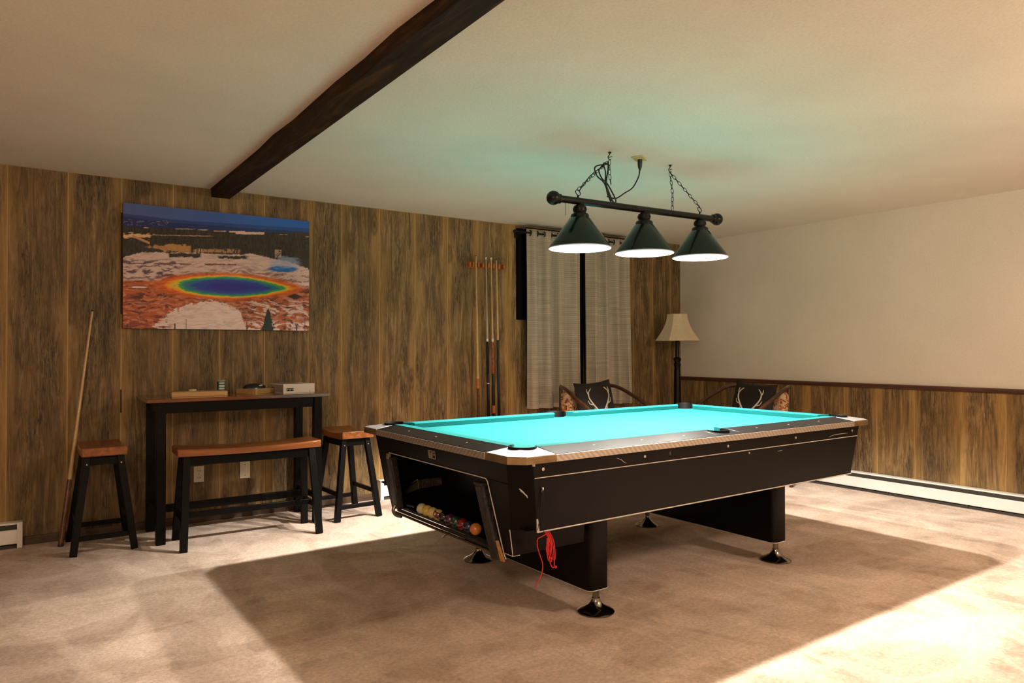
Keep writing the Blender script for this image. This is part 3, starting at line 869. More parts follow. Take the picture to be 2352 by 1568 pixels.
def cord():
    y0 = -0.708
    t = thing('hanging_cord', 'tangled red cord hanging on a black string from the table apron', 'cord', toworld(-1.195, y0, 0.27), TA)
    def L(u, v, z):
        return (u + 1.195, v - y0, z - 0.27)
    MB().tube(spline([L(-1.195, -0.722, 0.660), L(-1.195, -0.732, 0.668), L(-1.195, -0.730, 0.676), L(-1.195, -0.72, 0.672)], 4), 0.003, 6).build('hook', 'bright_metal', t)
    MB().tube([L(-1.197, -0.731, 0.666), L(-1.205, -0.724, 0.56), L(-1.212, -0.718, 0.50)], 0.0014, 5).build('string', 'black_string', t)
    MB().tube([L(-1.193, -0.731, 0.666), L(-1.188, -0.722, 0.56), L(-1.180, -0.716, 0.483)], 0.0014, 5).build('string', 'black_string', t)
    a = [L(-1.175, -0.716, 0.489), L(-1.168, -0.716, 0.478), L(-1.19, -0.716, 0.470), L(-1.212, -0.716, 0.462), L(-1.212, -0.716, 0.43), L(-1.198, -0.716, 0.39), L(-1.185, -0.716, 0.35), L(-1.195, -0.716, 0.31), L(-1.222, -0.716, 0.272), L(-1.225, -0.716, 0.268)]
    MB().tube(spline(a, 6), 0.0024, 6).build('loose_end', 'red_cord', t, smooth=60)
    rnd = random.Random(5)
    for k, (dx, zz) in enumerate([(0.0, 0.36), (0.006, 0.37), (0.014, 0.335), (-0.004, 0.385), (0.017, 0.365)]):
        x0 = -1.172 + k * 0.004
        pts = [L(x0, -0.716 - 0.002 * k, 0.487), L(x0 + 0.022 + dx * 0.3, -0.717, 0.445), L(-1.148 + dx, -0.718 - 0.003 * k, 0.40), L(-1.14 + dx, -0.718, zz),
               L(-1.158 + dx, -0.717, zz + 0.012), L(-1.165 + dx * 0.5, -0.718, 0.42), L(x0 + 0.01, -0.717, 0.46)]
        MB().tube(spline(pts, 6), 0.0024, 6).build('loop', 'red_cord', t, smooth=60)
    MB().sphere(0.006, L(-1.118, -0.718, 0.332), 10, 8).build('knot', 'red_cord', t, smooth=60)
cord()

# ================================================================== LAMP OVER THE TABLE
def pendant():
    v0 = 0.03
    base = toworld(0.18, v0, 2.105)
    t = thing('billiard_pendant', 'three shade billiard lamp with dark bar hung on chains over the table', 'pendant lamp', base, TA)
    tilt = 0.0185
    def L(u, dv, z):
        return (u - 0.18, dv, z - 2.105)
    def zb(u):
        return 2.107 + (u - 0.18) * tilt
    MB().tube([L(-0.49, 0, zb(-0.49)), L(0.845, 0, zb(0.845))], 0.0205, 16).build('bar', 'dark_bronze', t, smooth=40)
    for u, s in ((-0.525, 1), (0.878, -1)):
        b = MB().sphere(0.040, L(u, 0, zb(u)), 24, 16).build('finial', 'dark_bronze', t, smooth=60)
        MB().tube([L(u + s * 0.030, 0, zb(u)), L(u + s * 0.045, 0, zb(u)), L(u + s * 0.05, 0, zb(u))], [0.028, 0.028, 0.022], 16).build('collar', 'dark_bronze', b, smooth=30)
    for us in (-0.332, 0.189, 0.706):
        zr = 1.828 + (us + 0.332) * 0.022
        zt = zr + 0.172
        sh = MB()
        n = 48
        prof = [(0.178, zr), (0.1785, zr + 0.004), (0.060, zt), (0.046, zt + 0.006)]
        sh.lathe([(r, z - 2.105) for r, z in prof], n, (us - 0.18, 0, 0), cap=False)
        s = sh.build('shade', 'shade_green', t, smooth=50)
        s['label'] = 'dark green enamel cone shade, white inside'
        inn = MB().lathe([(r, z - 2.105) for r, z in ((0.1782, zr - 0.0005), (0.1755, zr + 0.003), (0.058, zt - 0.004), (0.0005, zt - 0.002))], n, (us - 0.18, 0, 0), cap=False)
        inn.build('inner_reflector', 'shade_white', s, smooth=50)
        MB().tube([(us - 0.18 + 0.1783 * math.cos(2 * PI * k / n), 0.1783 * math.sin(2 * PI * k / n), zr - 2.105) for k in range(n)], 0.0032, 6, closed=True).build('rim', 'shade_white', s, smooth=60)
        # fitter with perforated neck
        z2 = zb(us)
        prof = [(0.046, zt), (0.053, zt + 0.004), (0.053, zt + 0.016), (0.048, zt + 0.024), (0.036, zt + 0.030), (0.034, zt + 0.034), (0.038, zt + 0.040),
                (0.038, zt + 0.062), (0.034, zt + 0.070), (0.022, zt + 0.076), (0.018, z2 - 0.012)]
        fit = MB().lathe([(r, z - 2.105) for r, z in prof], 24, (us - 0.18, 0, 0)).build('fitter', 'dark_bronze', t, smooth=35)
        for k in range(10):
            a = 2 * PI * k / 10
            MB().box((us - 0.18 + 0.0385 * math.cos(a), 0.0385 * math.sin(a), zt + 0.051 - 2.105), (0.003, 0.009, 0.012), Matrix.Rotation(a, 3, 'Z')).build('vent_hole', 'slot', fit)
        bulb = MB().sphere(0.030, (us - 0.18, 0, zr + 0.146 - 2.105), 16, 12).build('bulb', 'bulb', t, smooth=60)
        ld = bpy.data.lights.new('bulb_light', 'SPOT')
        ld.spot_size = math.radians(126); ld.spot_blend = 0.22
        ld.energy = BULB_W; ld.color = (1.0, 0.925, 0.81); ld.shadow_soft_size = 0.032
        lo = bpy.data.objects.new('bulb_light', ld)
        COL.objects.link(lo); lo.parent = t; lo.location = (us - 0.18, 0, zr + 0.112 - 2.105)
    # rings on the bar
    for u in (-0.345, 0.704):
        z = zb(u)
        MB().tube([L(u, 0, z + 0.018), L(u, 0, z + 0.034)], 0.006, 8).build('ring_post', 'dark_bronze', t)
        MB().tube([L(u + 0.017 * math.cos(a), 0.006 * math.sin(a), z + 0.048 + 0.017 * math.sin(a)) for a in np.linspace(0, 2 * PI, 17)[:-1]], 0.0028, 6, closed=True).build('ring', 'dark_bronze', t, smooth=60)
    # ceiling hooks
    hv = 0.055
    hooks = {}
    for u in (-0.045, 0.485):
        pts = [L(u, hv, 2.4385), L(u, hv, 2.425), L(u - 0.012, hv, 2.412), L(u - 0.012, hv, 2.400), L(u, hv, 2.392), L(u + 0.010, hv, 2.398)]
        MB().tube(spline(pts, 5), 0.0028, 6).build('ceiling_hook', 'dark_bronze', t, smooth=60)
        MB().lathe([(0.011, 0), (0.009, 0.004), (0.004, 0.007)], 12, L(u, hv, 2.4325)).build('hook_base', 'dark_bronze', t)
        MB().beam(L(u - 0.012, hv, 2.404), L(u + 0.016, hv, 2.414), 0.004, 0.004).build('toggle', 'dark_bronze', t)
        hooks[u] = L(u - 0.002, hv, 2.390)
    # chain links share one mesh
    lm = MB().tube([(0.0075 * math.copysign(abs(math.cos(a)) ** 0.8, math.cos(a)), 0, 0.0165 * math.copysign(abs(math.sin(a)) ** 0.8, math.sin(a))) for a in np.linspace(0, 2 * PI, 15)[:-1]],
                   0.0019, 5, closed=True).mesh('chain_link', 60)
    lm.materials.append(M['dark_bronze'])
    def chain(pts):
        P = [Vector(p) for p in pts]
        seg = [(b - a).length for a, b in zip(P, P[1:])]
        tot = sum(seg); n = max(2, round(tot / 0.0275))
        for i in range(n):
            d = (i + 0.5) * tot / n
            for a, b, s in zip(P, P[1:], seg):
                if d <= s:
                    break
                d -= s
            p = a + (b - a) * (d / s); dr = (b - a).normalized()
            q = dr.to_track_quat('Z', 'Y')
            o = bpy.data.objects.new('chain_link', lm); COL.objects.link(o); o.parent = t
            o.location = p
            o.rotation_euler = (q @ Matrix.Rotation(PI / 2 * (i % 2) + 0.35, 3, 'Z').to_quaternion()).to_euler()
    chain([hooks[-0.045], L(-0.345, 0.0, zb(-0.345) + 0.066)])
    chain([hooks[0.485], L(0.704, 0.0, zb(0.704) + 0.066)])
    chain([hooks[0.485], L(0.478, 0.03, 2.25), L(0.470, 0.025, 2.140)])
    chain([hooks[-0.045], L(-0.052, 0.05, 2.30), L(-0.045, 0.045, 2.24)])
    # bundled cord and cord to the ceiling plug
    R = 0.0042
    MB().tube(spline([L(-0.335, 0.0, zb(-0.335) + 0.06), L(-0.25, 0.02, 2.245), L(-0.17, 0.035, 2.305), L(-0.10, 0.045, 2.345), L(-0.075, 0.05, 2.33), L(-0.09, 0.045, 2.29), L(-0.13, 0.04, 2.25)][0:4], 6), R * 0.8, 6).build('cord', 'black_rubber', t, smooth=60)
    for k, (a, b, c) in enumerate([(-0.17, 2.33, 2.14), (-0.10, 2.36, 2.12), (-0.13, 2.32, 2.13)]):
        pts = [L(-0.07 - 0.01 * k, 0.04, 2.36), L(a, 0.045 + 0.006 * k, b), L(a + 0.015, 0.05, b - 0.05), L(-0.105 + 0.012 * k, 0.04, 2.24), L(-0.07 + 0.02 * k, 0.035 - 0.006 * k, c + 0.02),
               L(-0.055 + 0.01 * k, 0.03, c), L(-0.085 + 0.012 * k, 0.03, c + 0.03), L(-0.09, 0.04, 2.24), L(-0.07, 0.045, 2.32), L(-0.062, 0.05, 2.375)]
        MB().tube(spline(pts, 6), R, 6).build('bundled_cord', 'black_rubber', t, smooth=60)
    pts = [L(-0.09, 0.03, 2.16), L(-0.04, 0.03, 2.155), L(0.0, 0.035, 2.165), L(0.06, 0.04, 2.20), L(0.13, 0.045, 2.24), L(0.175, 0.05, 2.29), L(0.198, 0.05, 2.335), L(0.204, 0.05, 2.37), L(0.205, 0.05, 2.39)]
    MB().tube(spline(pts, 6), R, 6).build('cord', 'black_rubber', t, smooth=60)
    MB().lathe([(0.006, 2.362 - 2.105), (0.013, 2.385 - 2.105), (0.015, 2.41 - 2.105), (0.015, 2.4305 - 2.105)], 12, (0.205 - 0.18, 0.05, 0)).build('plug', 'black_rubber', t, smooth=35)
    # pull chain
    MB().tube([L(-0.438, 0, zb(-0.438) - 0.015), L(-0.438, 0, 2.075)], 0.006, 8).build('pull_switch', 'dark_bronze', t)
    MB().tube([L(-0.438, 0, 2.077), L(-0.438, 0, 2.005)], 0.0013, 5).build('pull_chain', 'dark_bronze', t)
    # outlet plate in the ceiling (a thing of its own)
    p = thing('ceiling_outlet', 'small yellowed outlet plate on the ceiling above the billiard lamp', 'outlet', toworld(0.205, 0.085, 2.44), TA + 0.5)
    MB().b2((-0.058, -0.036, -0.006), (0.058, 0.036, -0.001)).build('plate', 'yellow_plate', p, bevel=0.002)
    MB().lathe([(0.015, -0.009), (0.017, -0.006)], 14, (0.0, -0.0, 0)).build('socket', 'plate', p)
pendant()

# ================================================================== BAR TABLE, BENCH, STOOLS
def bar_table():
    t = thing('bar_table', 'counter height table with cherry top and black legs against the board wall', 'table', (-4.905, -0.30, 0))
    x0, x1, y0, y1 = -0.602, 0.598, -0.245, 0.262
    MB().b2((x0, y0, 0.912), (x1, y1, 0.937)).build('table_top', 'cherry', t, bevel=0.004)
    LX, LYF, LYB = 0.515, -0.200, 0.225
    for x in (-LX, LX):
        for y in (LYF, LYB):
            MB().b2((x - 0.028, y - 0.028, 0), (x + 0.028, y + 0.028, 0.912)).build('leg', 'black_paint', t, bevel=0.003)
    for y in (LYF, LYB):
        MB().b2((-LX + 0.028, y - 0.011, 0.840), (LX - 0.028, y + 0.011, 0.911)).build('apron', 'black_paint', t, bevel=0.002)
    for x in (-LX, LX):
        MB().b2((x - 0.011, LYF + 0.028, 0.840), (x + 0.011, LYB - 0.028, 0.911)).build('apron', 'black_paint', t, bevel=0.002)
        MB().b2((x - 0.012, LYF + 0.028, 0.17), (x + 0.012, LYB - 0.028, 0.21)).build('stretcher', 'black_paint', t, bevel=0.002)
    MB().b2((-LX + 0.012, -0.02, 0.165), (LX - 0.012, 0.01, 0.215)).build('stretcher', 'black_paint', t, bevel=0.002)
bar_table()

def saddle_seat(hx, hy, axis, z0, th=0.042, dip=0.020):
    """saddle-shaped seat, curved along the given axis (0 = x, 1 = y)"""
    m = MB(); n = 14; rings = []
    for i in range(n + 1):
        s = -1 + 2 * i / n
        zc = z0 + dip * (abs(s) ** 2.2)
        ring = []
        for (q, dz) in ((-1, 0), (1, 0), (1, th), (-1, th)):
            x, y = (s * hx, q * hy) if axis == 0 else (-q * hx, s * hy)
            ring.append((x, y, zc * 1.0 + (dz if dz else -(dip * abs(s) ** 2.2) * 0.65)))
        rings.append(ring)
    vs = [p for r in rings for p in r]
    fs = [(4 * i + k, 4 * i + (k + 1) % 4, 4 * i + 4 + (k + 1) % 4, 4 * i + 4 + k) for i in range(n) for k in range(4)]
    fs += [(3, 2, 1, 0), (4 * n, 4 * n + 1, 4 * n + 2, 4 * n + 3)]
    return m.add(vs, fs)

def bench():
    t = thing('saddle_bench', 'long saddle seat bench with honey wood top in front of the bar table', 'bench', (-4.902, -0.625, 0), -0.035)
    saddle_seat(0.454, 0.125, 0, 0.576, 0.040, 0.016).build('seat', 'honey_x', t, bevel=0.008, smooth=50)
    tx, ty, bx, by = 0.395, 0.085, 0.425, 0.175
    for sx in (-1, 1):
        for sy in (-1, 1):
            MB().beam((sx * bx, sy * by, 0.0), (sx * tx, sy * ty, 0.582), 0.045, 0.035, (0, 1, 0)).build('leg', 'black_paint', t, bevel=0.003)
        MB().beam((sx * 0.417, -0.15, 0.185), (sx * 0.417, 0.15, 0.185), 0.022, 0.034).build('stretcher', 'black_paint', t, bevel=0.002)
        MB().beam((sx * 0.398, -0.08, 0.545), (sx * 0.398, 0.08, 0.545), 0.02, 0.05).build('apron', 'black_paint', t, bevel=0.002)
    for sy in (-1, 1):
        MB().beam((-0.39, sy * 0.088, 0.545), (0.39, sy * 0.088, 0.545), 0.018, 0.052).build('apron', 'black_paint', t, bevel=0.002)
    MB().beam((-0.41, 0.0, 0.19), (0.41, 0.0, 0.19), 0.024, 0.038).build('stretcher', 'black_paint', t, bevel=0.002)
    for sx in (-1, 1):
        MB().tube([(sx * 0.40, -0.129, 0.19), (sx * 0.40, -0.136, 0.19)], 0.004, 8).build('screw', 'chrome', t)
bench()

def stool(label, loc, rz):
    t = thing('saddle_stool', label, 'stool', loc, rz, 'saddle seat bar stools')
    saddle_seat(0.125, 0.215, 1, 0.588, 0.042, 0.020).build('seat', 'honey_y', t, bevel=0.007, smooth=50)
    tx, ty, bx, by = 0.090, 0.155, 0.166, 0.215
    for sx in (-1, 1):
        for sy in (-1, 1):
            MB().beam((sx * bx, sy * by, 0.0), (sx * tx, sy * ty, 0.598), 0.040, 0.040, (0, 1, 0)).build('leg', 'black_paint', t, bevel=0.003)
        f = 0.32; x = bx + (tx - bx) * f; y = by + (ty - by) * f
        MB().beam((sx * x, -y, 0.19), (sx * x, y, 0.19), 0.020, 0.030).build('stretcher', 'black_paint', t, bevel=0.002)
        MB().beam((sx * 0.095, -0.14, 0.56), (sx * 0.095, 0.14, 0.56), 0.018, 0.045).build('apron', 'black_paint', t, bevel=0.002)
    for sy in (-1, 1):
        f = 0.16; x = bx + (tx - bx) * f; y = by + (ty - by) * f
        MB().beam((-x, sy * y, 0.10 if sy < 0 else 0.10), (x, sy * y, 0.10), 0.020, 0.030).build('stretcher', 'black_paint', t, bevel=0.002)
        MB().beam((-0.08, sy * 0.158, 0.56), (0.08, sy * 0.158, 0.56), 0.018, 0.045).build('apron', 'black_paint', t, bevel=0.002)
    for sx in (-1, 1):
        MB().tube([(sx * 0.094, -0.172, 0.545), (sx * 0.094, -0.184, 0.545)], 0.004, 8).build('screw', 'bright_metal', t)
    return t
stool('honey seat saddle stool left of the bar table beside the leaning cue', (-5.733, -0.285, 0), 0.0)
stool('honey seat saddle stool right of the bench next to the pool table', (-4.112, -0.365, 0), 0.035)

# ================================================================== THINGS ON THE BAR TABLE
ZTOP = 0.937
def tabletop_things():
    # flat pale wooden game board with a little round piece on it
    t = thing('wooden_game_board', 'flat pale wooden game board at the left of the cherry table top', 'game board', (-5.155, -0.315, ZTOP), -0.10)
    MB().b2((-0.175, -0.08, 0.0), (0.175, 0.08, 0.030)).build('board', 'pale_wood', t, bevel=0.002)
    MB().b2((-0.168, -0.073, 0.030), (0.168, 0.073, 0.033)).build('playing_face', 'tan_wood', t)
    tag(MB().lathe([(0.026, 0), (0.027, 0.004), (0.024, 0.011), (0.012, 0.013)], 20).build('token', 'cream', None, smooth=40, loc=(-5.19, -0.285, ZTOP + 0.033)),
        'round cream token lying on the pale game board', 'token')
    # green tin with pale label
    t = thing('green_tin', 'small dark green tin with pale label standing behind the game board', 'tin', (-4.990, -0.225, ZTOP))
    MB().lathe([(0.0265, 0), (0.0275, 0.004), (0.0275, 0.088), (0.0265, 0.090)], 24).build('body', 'green_tin', t, smooth=35)
    MB().lathe([(0.0285, 0.090), (0.0285, 0.098), (0.026, 0.101)], 24).build('lid', 'brown_card', t, smooth=35)
    for z0, z1 in ((0.074, 0.084), (0.052, 0.066), (0.036, 0.046), (0.022, 0.030)):
        MB().lathe([(0.0279, z0), (0.0279, z1)], 10, cap=False, a0=math.radians(-135), a1=math.radians(-50)).build('label_line', 'white_print', t, smooth=60)
    # tan box with sunglasses-case like dark thing
    t = thing('tan_wooden_box', 'low tan wooden box with a pale corner on the cherry table top', 'box', (-4.762, -0.255, ZTOP), 0.62)
    MB().b2((-0.10, -0.085, 0.0), (0.10, 0.085, 0.036)).build('body', 'tan_wood', t, bevel=0.002)
    MB().b2((-0.102, -0.087, 0.026), (0.102, 0.087, 0.029)).build('lid_seam', 'brown_card', t)
    MB().b2((-0.1015, -0.0865, 0.0), (-0.08, -0.06, 0.0365)).build('corner_block', 'pale_wood', t)
    c = thing('dark_case', 'glossy black case lying on the tan wooden box', 'case', (-4.770, -0.255, ZTOP + 0.0362), 0.1)
    m = MB(); n = 16; rings = []
    for i in range(n + 1):
        s = -1 + 2 * i / n
        w = max(0.02, (1 - abs(s) ** 2.6)) ; rr = 0.046 * w ** 0.6; hh = 0.034 * w ** 0.5
        rings.append([(s * 0.082, -rr, 0), (s * 0.082, -rr * 0.95, hh * 0.55), (s * 0.082, -rr * 0.4, hh), (s * 0.082, rr * 0.4, hh), (s * 0.082, rr * 0.95, hh * 0.55), (s * 0.082, rr, 0)])
    k = 6
    m.add([p for r in rings for p in r], [(k * i + j, k * i + (j + 1) % k, k * i + k + (j + 1) % k, k * i + k + j) for i in range(n) for j in range(k)] + [tuple(range(k))[::-1], tuple(k * n + j for j in range(k))])
    m.build('shell', 'black_plastic', c, smooth=70)
    MB().beam((0.02, -0.044, 0.02), (0.045, -0.040, 0.024), 0.003, 0.006).build('clasp', 'bright_metal', c)
    b = thing('token_pile', 'small mound of speckled tokens beside the black case on the box', 'tokens', (-4.690, -0.222, ZTOP + 0.0362))
    rnd = random.Random(2)
    for i in range(14):
        a = rnd.uniform(0, 2 * PI); rr = rnd.uniform(0, 0.016)
        MB().sphere(0.0058, (rr * math.cos(a), rr * math.sin(a), 0.0058 + 0.011 * max(0, 1 - rr / 0.014) * rnd.random()), 8, 6).build('token_bead', rnd.choice(['beads', 'bright_metal', 'brown_card', 'cue_black']), b, smooth=60)
    # white card box
    t = thing('white_card_box', 'white cardboard game box with black label at the right of the table', 'box', (-4.500, -0.285, ZTOP), 0.11)
    MB().b2((-0.120, -0.115, 0.0), (0.120, 0.135, 0.066)).build('box_body', 'white_card', t, bevel=0.0015)
    MB().b2((-0.1208, -0.110, 0.004), (-0.1195, 0.130, 0.060)).build('box_side', 'brown_card', t)
    MB().b2((-0.113, -0.098, 0.0655), (0.05, 0.128, 0.0675)).build('top_print', 'beads', t)
    MB().b2((-0.1216, 0.055, 0.022), (-0.1206, 0.100, 0.040)).build('side_mark', 'slot', t)
    lb = MB().b2((-0.097, -0.1162, 0.016), (-0.045, -0.1152, 0.036)).build('label', 'slot', t)
    for (a, b2, c0, d0) in ((-0.094, -0.086, 0.026, 0.032), (-0.094, -0.091, 0.019, 0.032), (-0.083, -0.075, 0.028, 0.032), (-0.078, -0.074, 0.022, 0.030),
                          (-0.070, -0.066, 0.020, 0.032), (-0.066, -0.058, 0.027, 0.031), (-0.055, -0.049, 0.024, 0.032)):
        MB().b2((a, -0.1168, c0), (b2, -0.1160, d0)).build('label_mark', 'white_print', lb)
    MB().b2((0.080, -0.1162, 0.003), (0.084, -0.1152, 0.020)).build('side_tab', 'brown_card', t)
tabletop_things()

# ================================================================== WALL THINGS
def lin(c):
    c = np.asarray(c, float) / 255.0
    return np.where(c <= 0.04045, c / 12.92, ((c + 0.055) / 1.055) ** 2.4)

def value_noise(x, y, seed):
    xi = np.floor(x).astype(np.int64); yi = np.floor(y).astype(np.int64)
    fx = x - xi; fy = y - yi
    fx = fx * fx * (3 - 2 * fx); fy = fy * fy * (3 - 2 * fy)
    def h(a, b):
        n = (a * 374761393 + b * 668265263 + seed * 974634777) & 0x7fffffff
        n = ((n ^ (n >> 13)) * 1274126177) & 0x7fffffff
        n = (n ^ (n >> 16)) & 0xffff
        return n / 65535.0
    return (h(xi, yi) * (1 - fx) + h(xi + 1, yi) * fx) * (1 - fy) + (h(xi, yi + 1) * (1 - fx) + h(xi + 1, yi + 1) * fx) * fy
def fbm(x, y, seed, oct=4):
    s = 0; a = 0.5; t = 0
    for i in range(oct):
        s = s + a * value_noise(x * 2 ** i, y * 2 ** i, seed + i); t += a; a *= 0.55
    return s / t

def paint_picture(S, Tn):
    """hot-spring landscape: S 0..1 left to right, Tn 0..1 top to bottom; returns linear colours"""
    x = 195 + 1925 * S
    top = 125 + 175 * S; bot = 1425 + 10 * S
    y = top + (bot - top) * Tn
    def pl(pts):
        p = np.array(pts, float); return np.interp(x, p[:, 0], p[:, 1])
    def sm(a, b, v):
        t = np.clip((v - a) / (b - a), 0, 1); return t * t * (3 - 2 * t)
    col = np.zeros(x.shape + (3,))
    def lay(mask, c, c2=None, f=None):
        nonlocal col
        m = np.clip(mask, 0, 1)[..., None]
        cc = lin(c) if f is None else lin(c) * (1 - f[..., None]) + lin(c2) * f[..., None]
        col = col * (1 - m) + cc * m
    n1 = fbm(x / 60, y / 18, 1); n2 = fbm(x / 25, y / 8, 5); n3 = fbm(x / 150, y / 60, 9); n4 = fbm(x / 10, y / 40, 13)
    wx = (fbm(x / 210, y / 90, 41) - .5) * 160; wy = (fbm(x / 170, y / 80, 43) - .5) * 90
    nst = fbm((x + wx) / 66, (y + wy * .8 + x * .03) / 13, 17, 5)
    n5 = fbm((x + wx) / 40, (y + wy) / 14, 51, 5)
    # sky and far hills
    lay(np.ones_like(x), (66, 80, 118), (24, 82, 146), sm(300, 2000, x))
    l1 = pl([(190, 240), (420, 262), (620, 288), (900, 306), (1200, 322), (1600, 345), (2120, 372)]) + (n1 - .5) * 10
    lay(sm(-3, 3, y - l1), (38, 52, 98), (22, 62, 112), sm(300, 2000, x))
    lay(sm(-4, 8, y - (l1 + 32 + (n3 - .5) * 30)), (26, 36, 74), (14, 46, 88), sm(300, 2000, x))
    lay((n2 > .62) * (x < 620) * (y > 300) * (y < 362), (92, 86, 98))
    # dark forest
    l2 = pl([(190, 372), (700, 385), (1100, 400), (1600, 415), (2120, 418)]) + (n2 - .5) * 14
    lay(sm(-3, 3, y - l2), (52, 44, 32), (34, 30, 22), sm(.35, .65, n4))
    for a, b, yy, h in ((380, 440, 381, 5), (680, 880, 387, 4), (900, 1010, 395, 5), (1060, 1200, 405, 5), (1220, 1400, 410, 9), (1290, 1610, 424, 13), (1770, 1870, 437, 3), (2070, 2120, 458, 5)):
        lay(sm(0, 12, x - a) * sm(0, 12, b - x) * sm(0, 3, h - np.abs(y - yy + (n2 - .5) * 8)), (196, 158, 130))
    lay(sm(0, 20, x - 450) * sm(0, 80, 1080 - x) * sm(0, 3, 5 - np.abs(y - 455 - (x - 450) * .006 + (n2 - .5) * 10)), (158, 122, 96))
    # tan clearings on the left
    lay(sm(0, 6, 24 + (n5 - .5) * 70 - np.abs(y - 466) - np.maximum(0, x - 330) * .12), (186, 138, 92), (205, 162, 118), n2)
    lay(sm(0, 4, 14 - np.abs(y - 478 - (x - 300) * .45)) * (x > 280) * (x < 440), (168, 118, 70))
    lay(sm(0, 8, 42 + (n5 - .5) * 60 - np.abs(y - 588 - (x - 640) * .03) - np.maximum(0, 620 - x) * .17) * sm(0, 20, 845 - x), (140, 98, 52), (172, 126, 74), n2)
    # pale mineral flats
    l3 = pl([(190, 696), (255, 668), (350, 640), (480, 632), (610, 640), (840, 632), (1060, 640), (1340, 648), (1440, 632), (1600, 664), (1720, 690), (1900, 720), (2010, 760), (2120, 792)]) + (n2 - .5) * 26
    f = np.clip((nst - .40) * 3.6, 0, 1)
    lay(sm(-3, 5, y - l3), (188, 160, 140), (120, 84, 74), f * (0.35 + 0.65 * sm(700, 860, y)))
    lay(sm(0, 6, 24 + (n2 - .5) * 34 - np.abs(y - 662)) * sm(0, 20, x - 610) * sm(0, 30, 950 - x), (46, 38, 28))
    lay(sm(0, 6, 17 + (n2 - .5) * 30 - np.abs(y - 676)) * sm(0, 40, x - 1090) * sm(0, 60, 1450 - x), (44, 38, 26))
    lay(sm(0, 10, 22 + (n2 - .5) * 30 - np.abs(y - 612)) * sm(0, 30, x - 850) * sm(0, 40, 1360 - x) * (n4 > .42), (150, 112, 74))
    lay(sm(0, 5, 9 + (n2 - .5) * 16 - np.abs(y - 752)) * (x > 470) * (x < 1300) * (nst > .4), (92, 60, 48))
    lay(sm(.5, .62, nst) * sm(690, 740, y) * sm(940, 860, y) * (x < 700), (86, 62, 66))
    # dark trees on the right
    lay(sm(0, 14, y - pl([(190, 0), (2120, 0)])) * sm(0, 10, pl([(1700, 600), (2000, 740), (2120, 800)]) - y + (n4 - .5) * 60) * sm(1960, 2060, x) * (y > 600), (36, 32, 24))
    lay(sm(0, 10, 46 - np.abs(y - 635)) * sm(0, 10, 42 - np.abs(x - 1760)) * (n2 > .4), (150, 120, 96))
    # orange apron round the pool
    l4 = pl([(190, 930), (330, 925), (480, 940), (640, 886), (820, 862), (1000, 852), (1300, 866), (1560, 905), (1760, 965), (2000, 1000), (2120, 1035)]) + (n1 - .5) * 26
    f = np.clip((nst - .40) * 3.0, 0, 1)
    lay(sm(-8, 10, y - l4), (166, 82, 44), (98, 50, 36), f)
    lay(sm(-8, 10, y - l4) * sm(.5, .66, n5) * .6, (192, 128, 92))
    lay(sm(.56, .66, nst) * sm(0, 30, y - l4 - 40) * 0.7, (74, 40, 32))
    lay(sm(0, 3, 9 - np.abs(y - 1000)) * sm(0, 20, x - 270) * sm(0, 40, 430 - x), (206, 186, 166))
    lay(sm(0, 8, 20 + (n2 - .5) * 20 - np.abs(y - 955)) * sm(0, 60, x - 1740), (198, 172, 152))
    lay(sm(0, 8, 26 + (n2 - .5) * 30 - np.abs(y - 1010 - (x - 1900) * .05)) * sm(0, 60, x - 1860), (52, 38, 34))
    # the pool itself
    dx = x - 1250; a = np.where(dx > 0, 600, 568.0); b = np.where(y < 985 + dx * .018, 107, 103)
    pw = np.where(dx > 0, 1.45, 1.9)
    rr = ((np.abs(dx) / a) ** pw + (np.abs(y - 985 - dx * .018) / b) ** pw) ** (1 / pw) + (n1 - .5) * .14 + (n5 - .5) * .10
    lay(sm(1.55, 1.18, rr), (198, 92, 28), (168, 70, 24), f)
    lay(sm(1.20, 1.08, rr), (214, 136, 28))
    lay(sm(1.08, 1.02, rr), (196, 168, 44))
    lay(sm(1.02, 0.96, rr), (52, 140, 66))
    lay(sm(0.93, 0.80, rr), (36, 96, 112))
    lay(sm(0.80, 0.62, rr), (36, 52, 128))
    lay(sm(0.62, 0.25, rr) * .8, (34, 26, 108))
    # white mound in front
    l5 = pl([(190, 1600), (420, 1470), (470, 1400), (640, 1250), (800, 1180), (960, 1142), (1060, 1136), (1200, 1158), (1330, 1215), (1352, 1240), (1362, 1300), (1420, 1430), (1470, 1600), (2120, 1600)]) + (n2 - .5) * 40 + (n5 - .5) * 90
    lay(sm(-4, 8, y - l5), (208, 184, 166), (188, 160, 142), f)
    # brown and pale streaks bottom right
    lay(sm(.52, .60, fbm((x + wx) / 90, (y + wy - x * .22) / 16, 61, 4)) * sm(1340, 1520, x) * sm(1095, 1140, y) * sm(1330, 1280, y), (196, 170, 152))
    lay(sm(.44, .54, fbm((x + wx) / 90, (y + wy - x * .12) / 20, 31)) * sm(1350, 1450, x) * sm(1310, 1370, y), (206, 184, 168))
    lay(sm(0, 10, 34 - np.abs(x - 1950) * .32 - np.maximum(0, 1090 - y) * 0 - np.abs(y - 1080)) * 1.0, (56, 36, 30))
    lay(sm(.52, .6, fbm(x / 60, y / 22, 37)) * sm(1250, 1380, y) * sm(700, 560, x), (122, 60, 44))
    # blue steaming spring
    e = ((x - 1820) / 180) ** 2 + ((y - 795 + (n1 - .5) * 16) / 34) ** 2
    lay(sm(1.25, .55, e), (22, 92, 148))
    e = ((x - 1840) / 190) ** 2 + ((y - 730 + (n1 - .5) * 90) / 74) ** 2
    lay(sm(1.2, .3, e) * .55, (138, 150, 170))
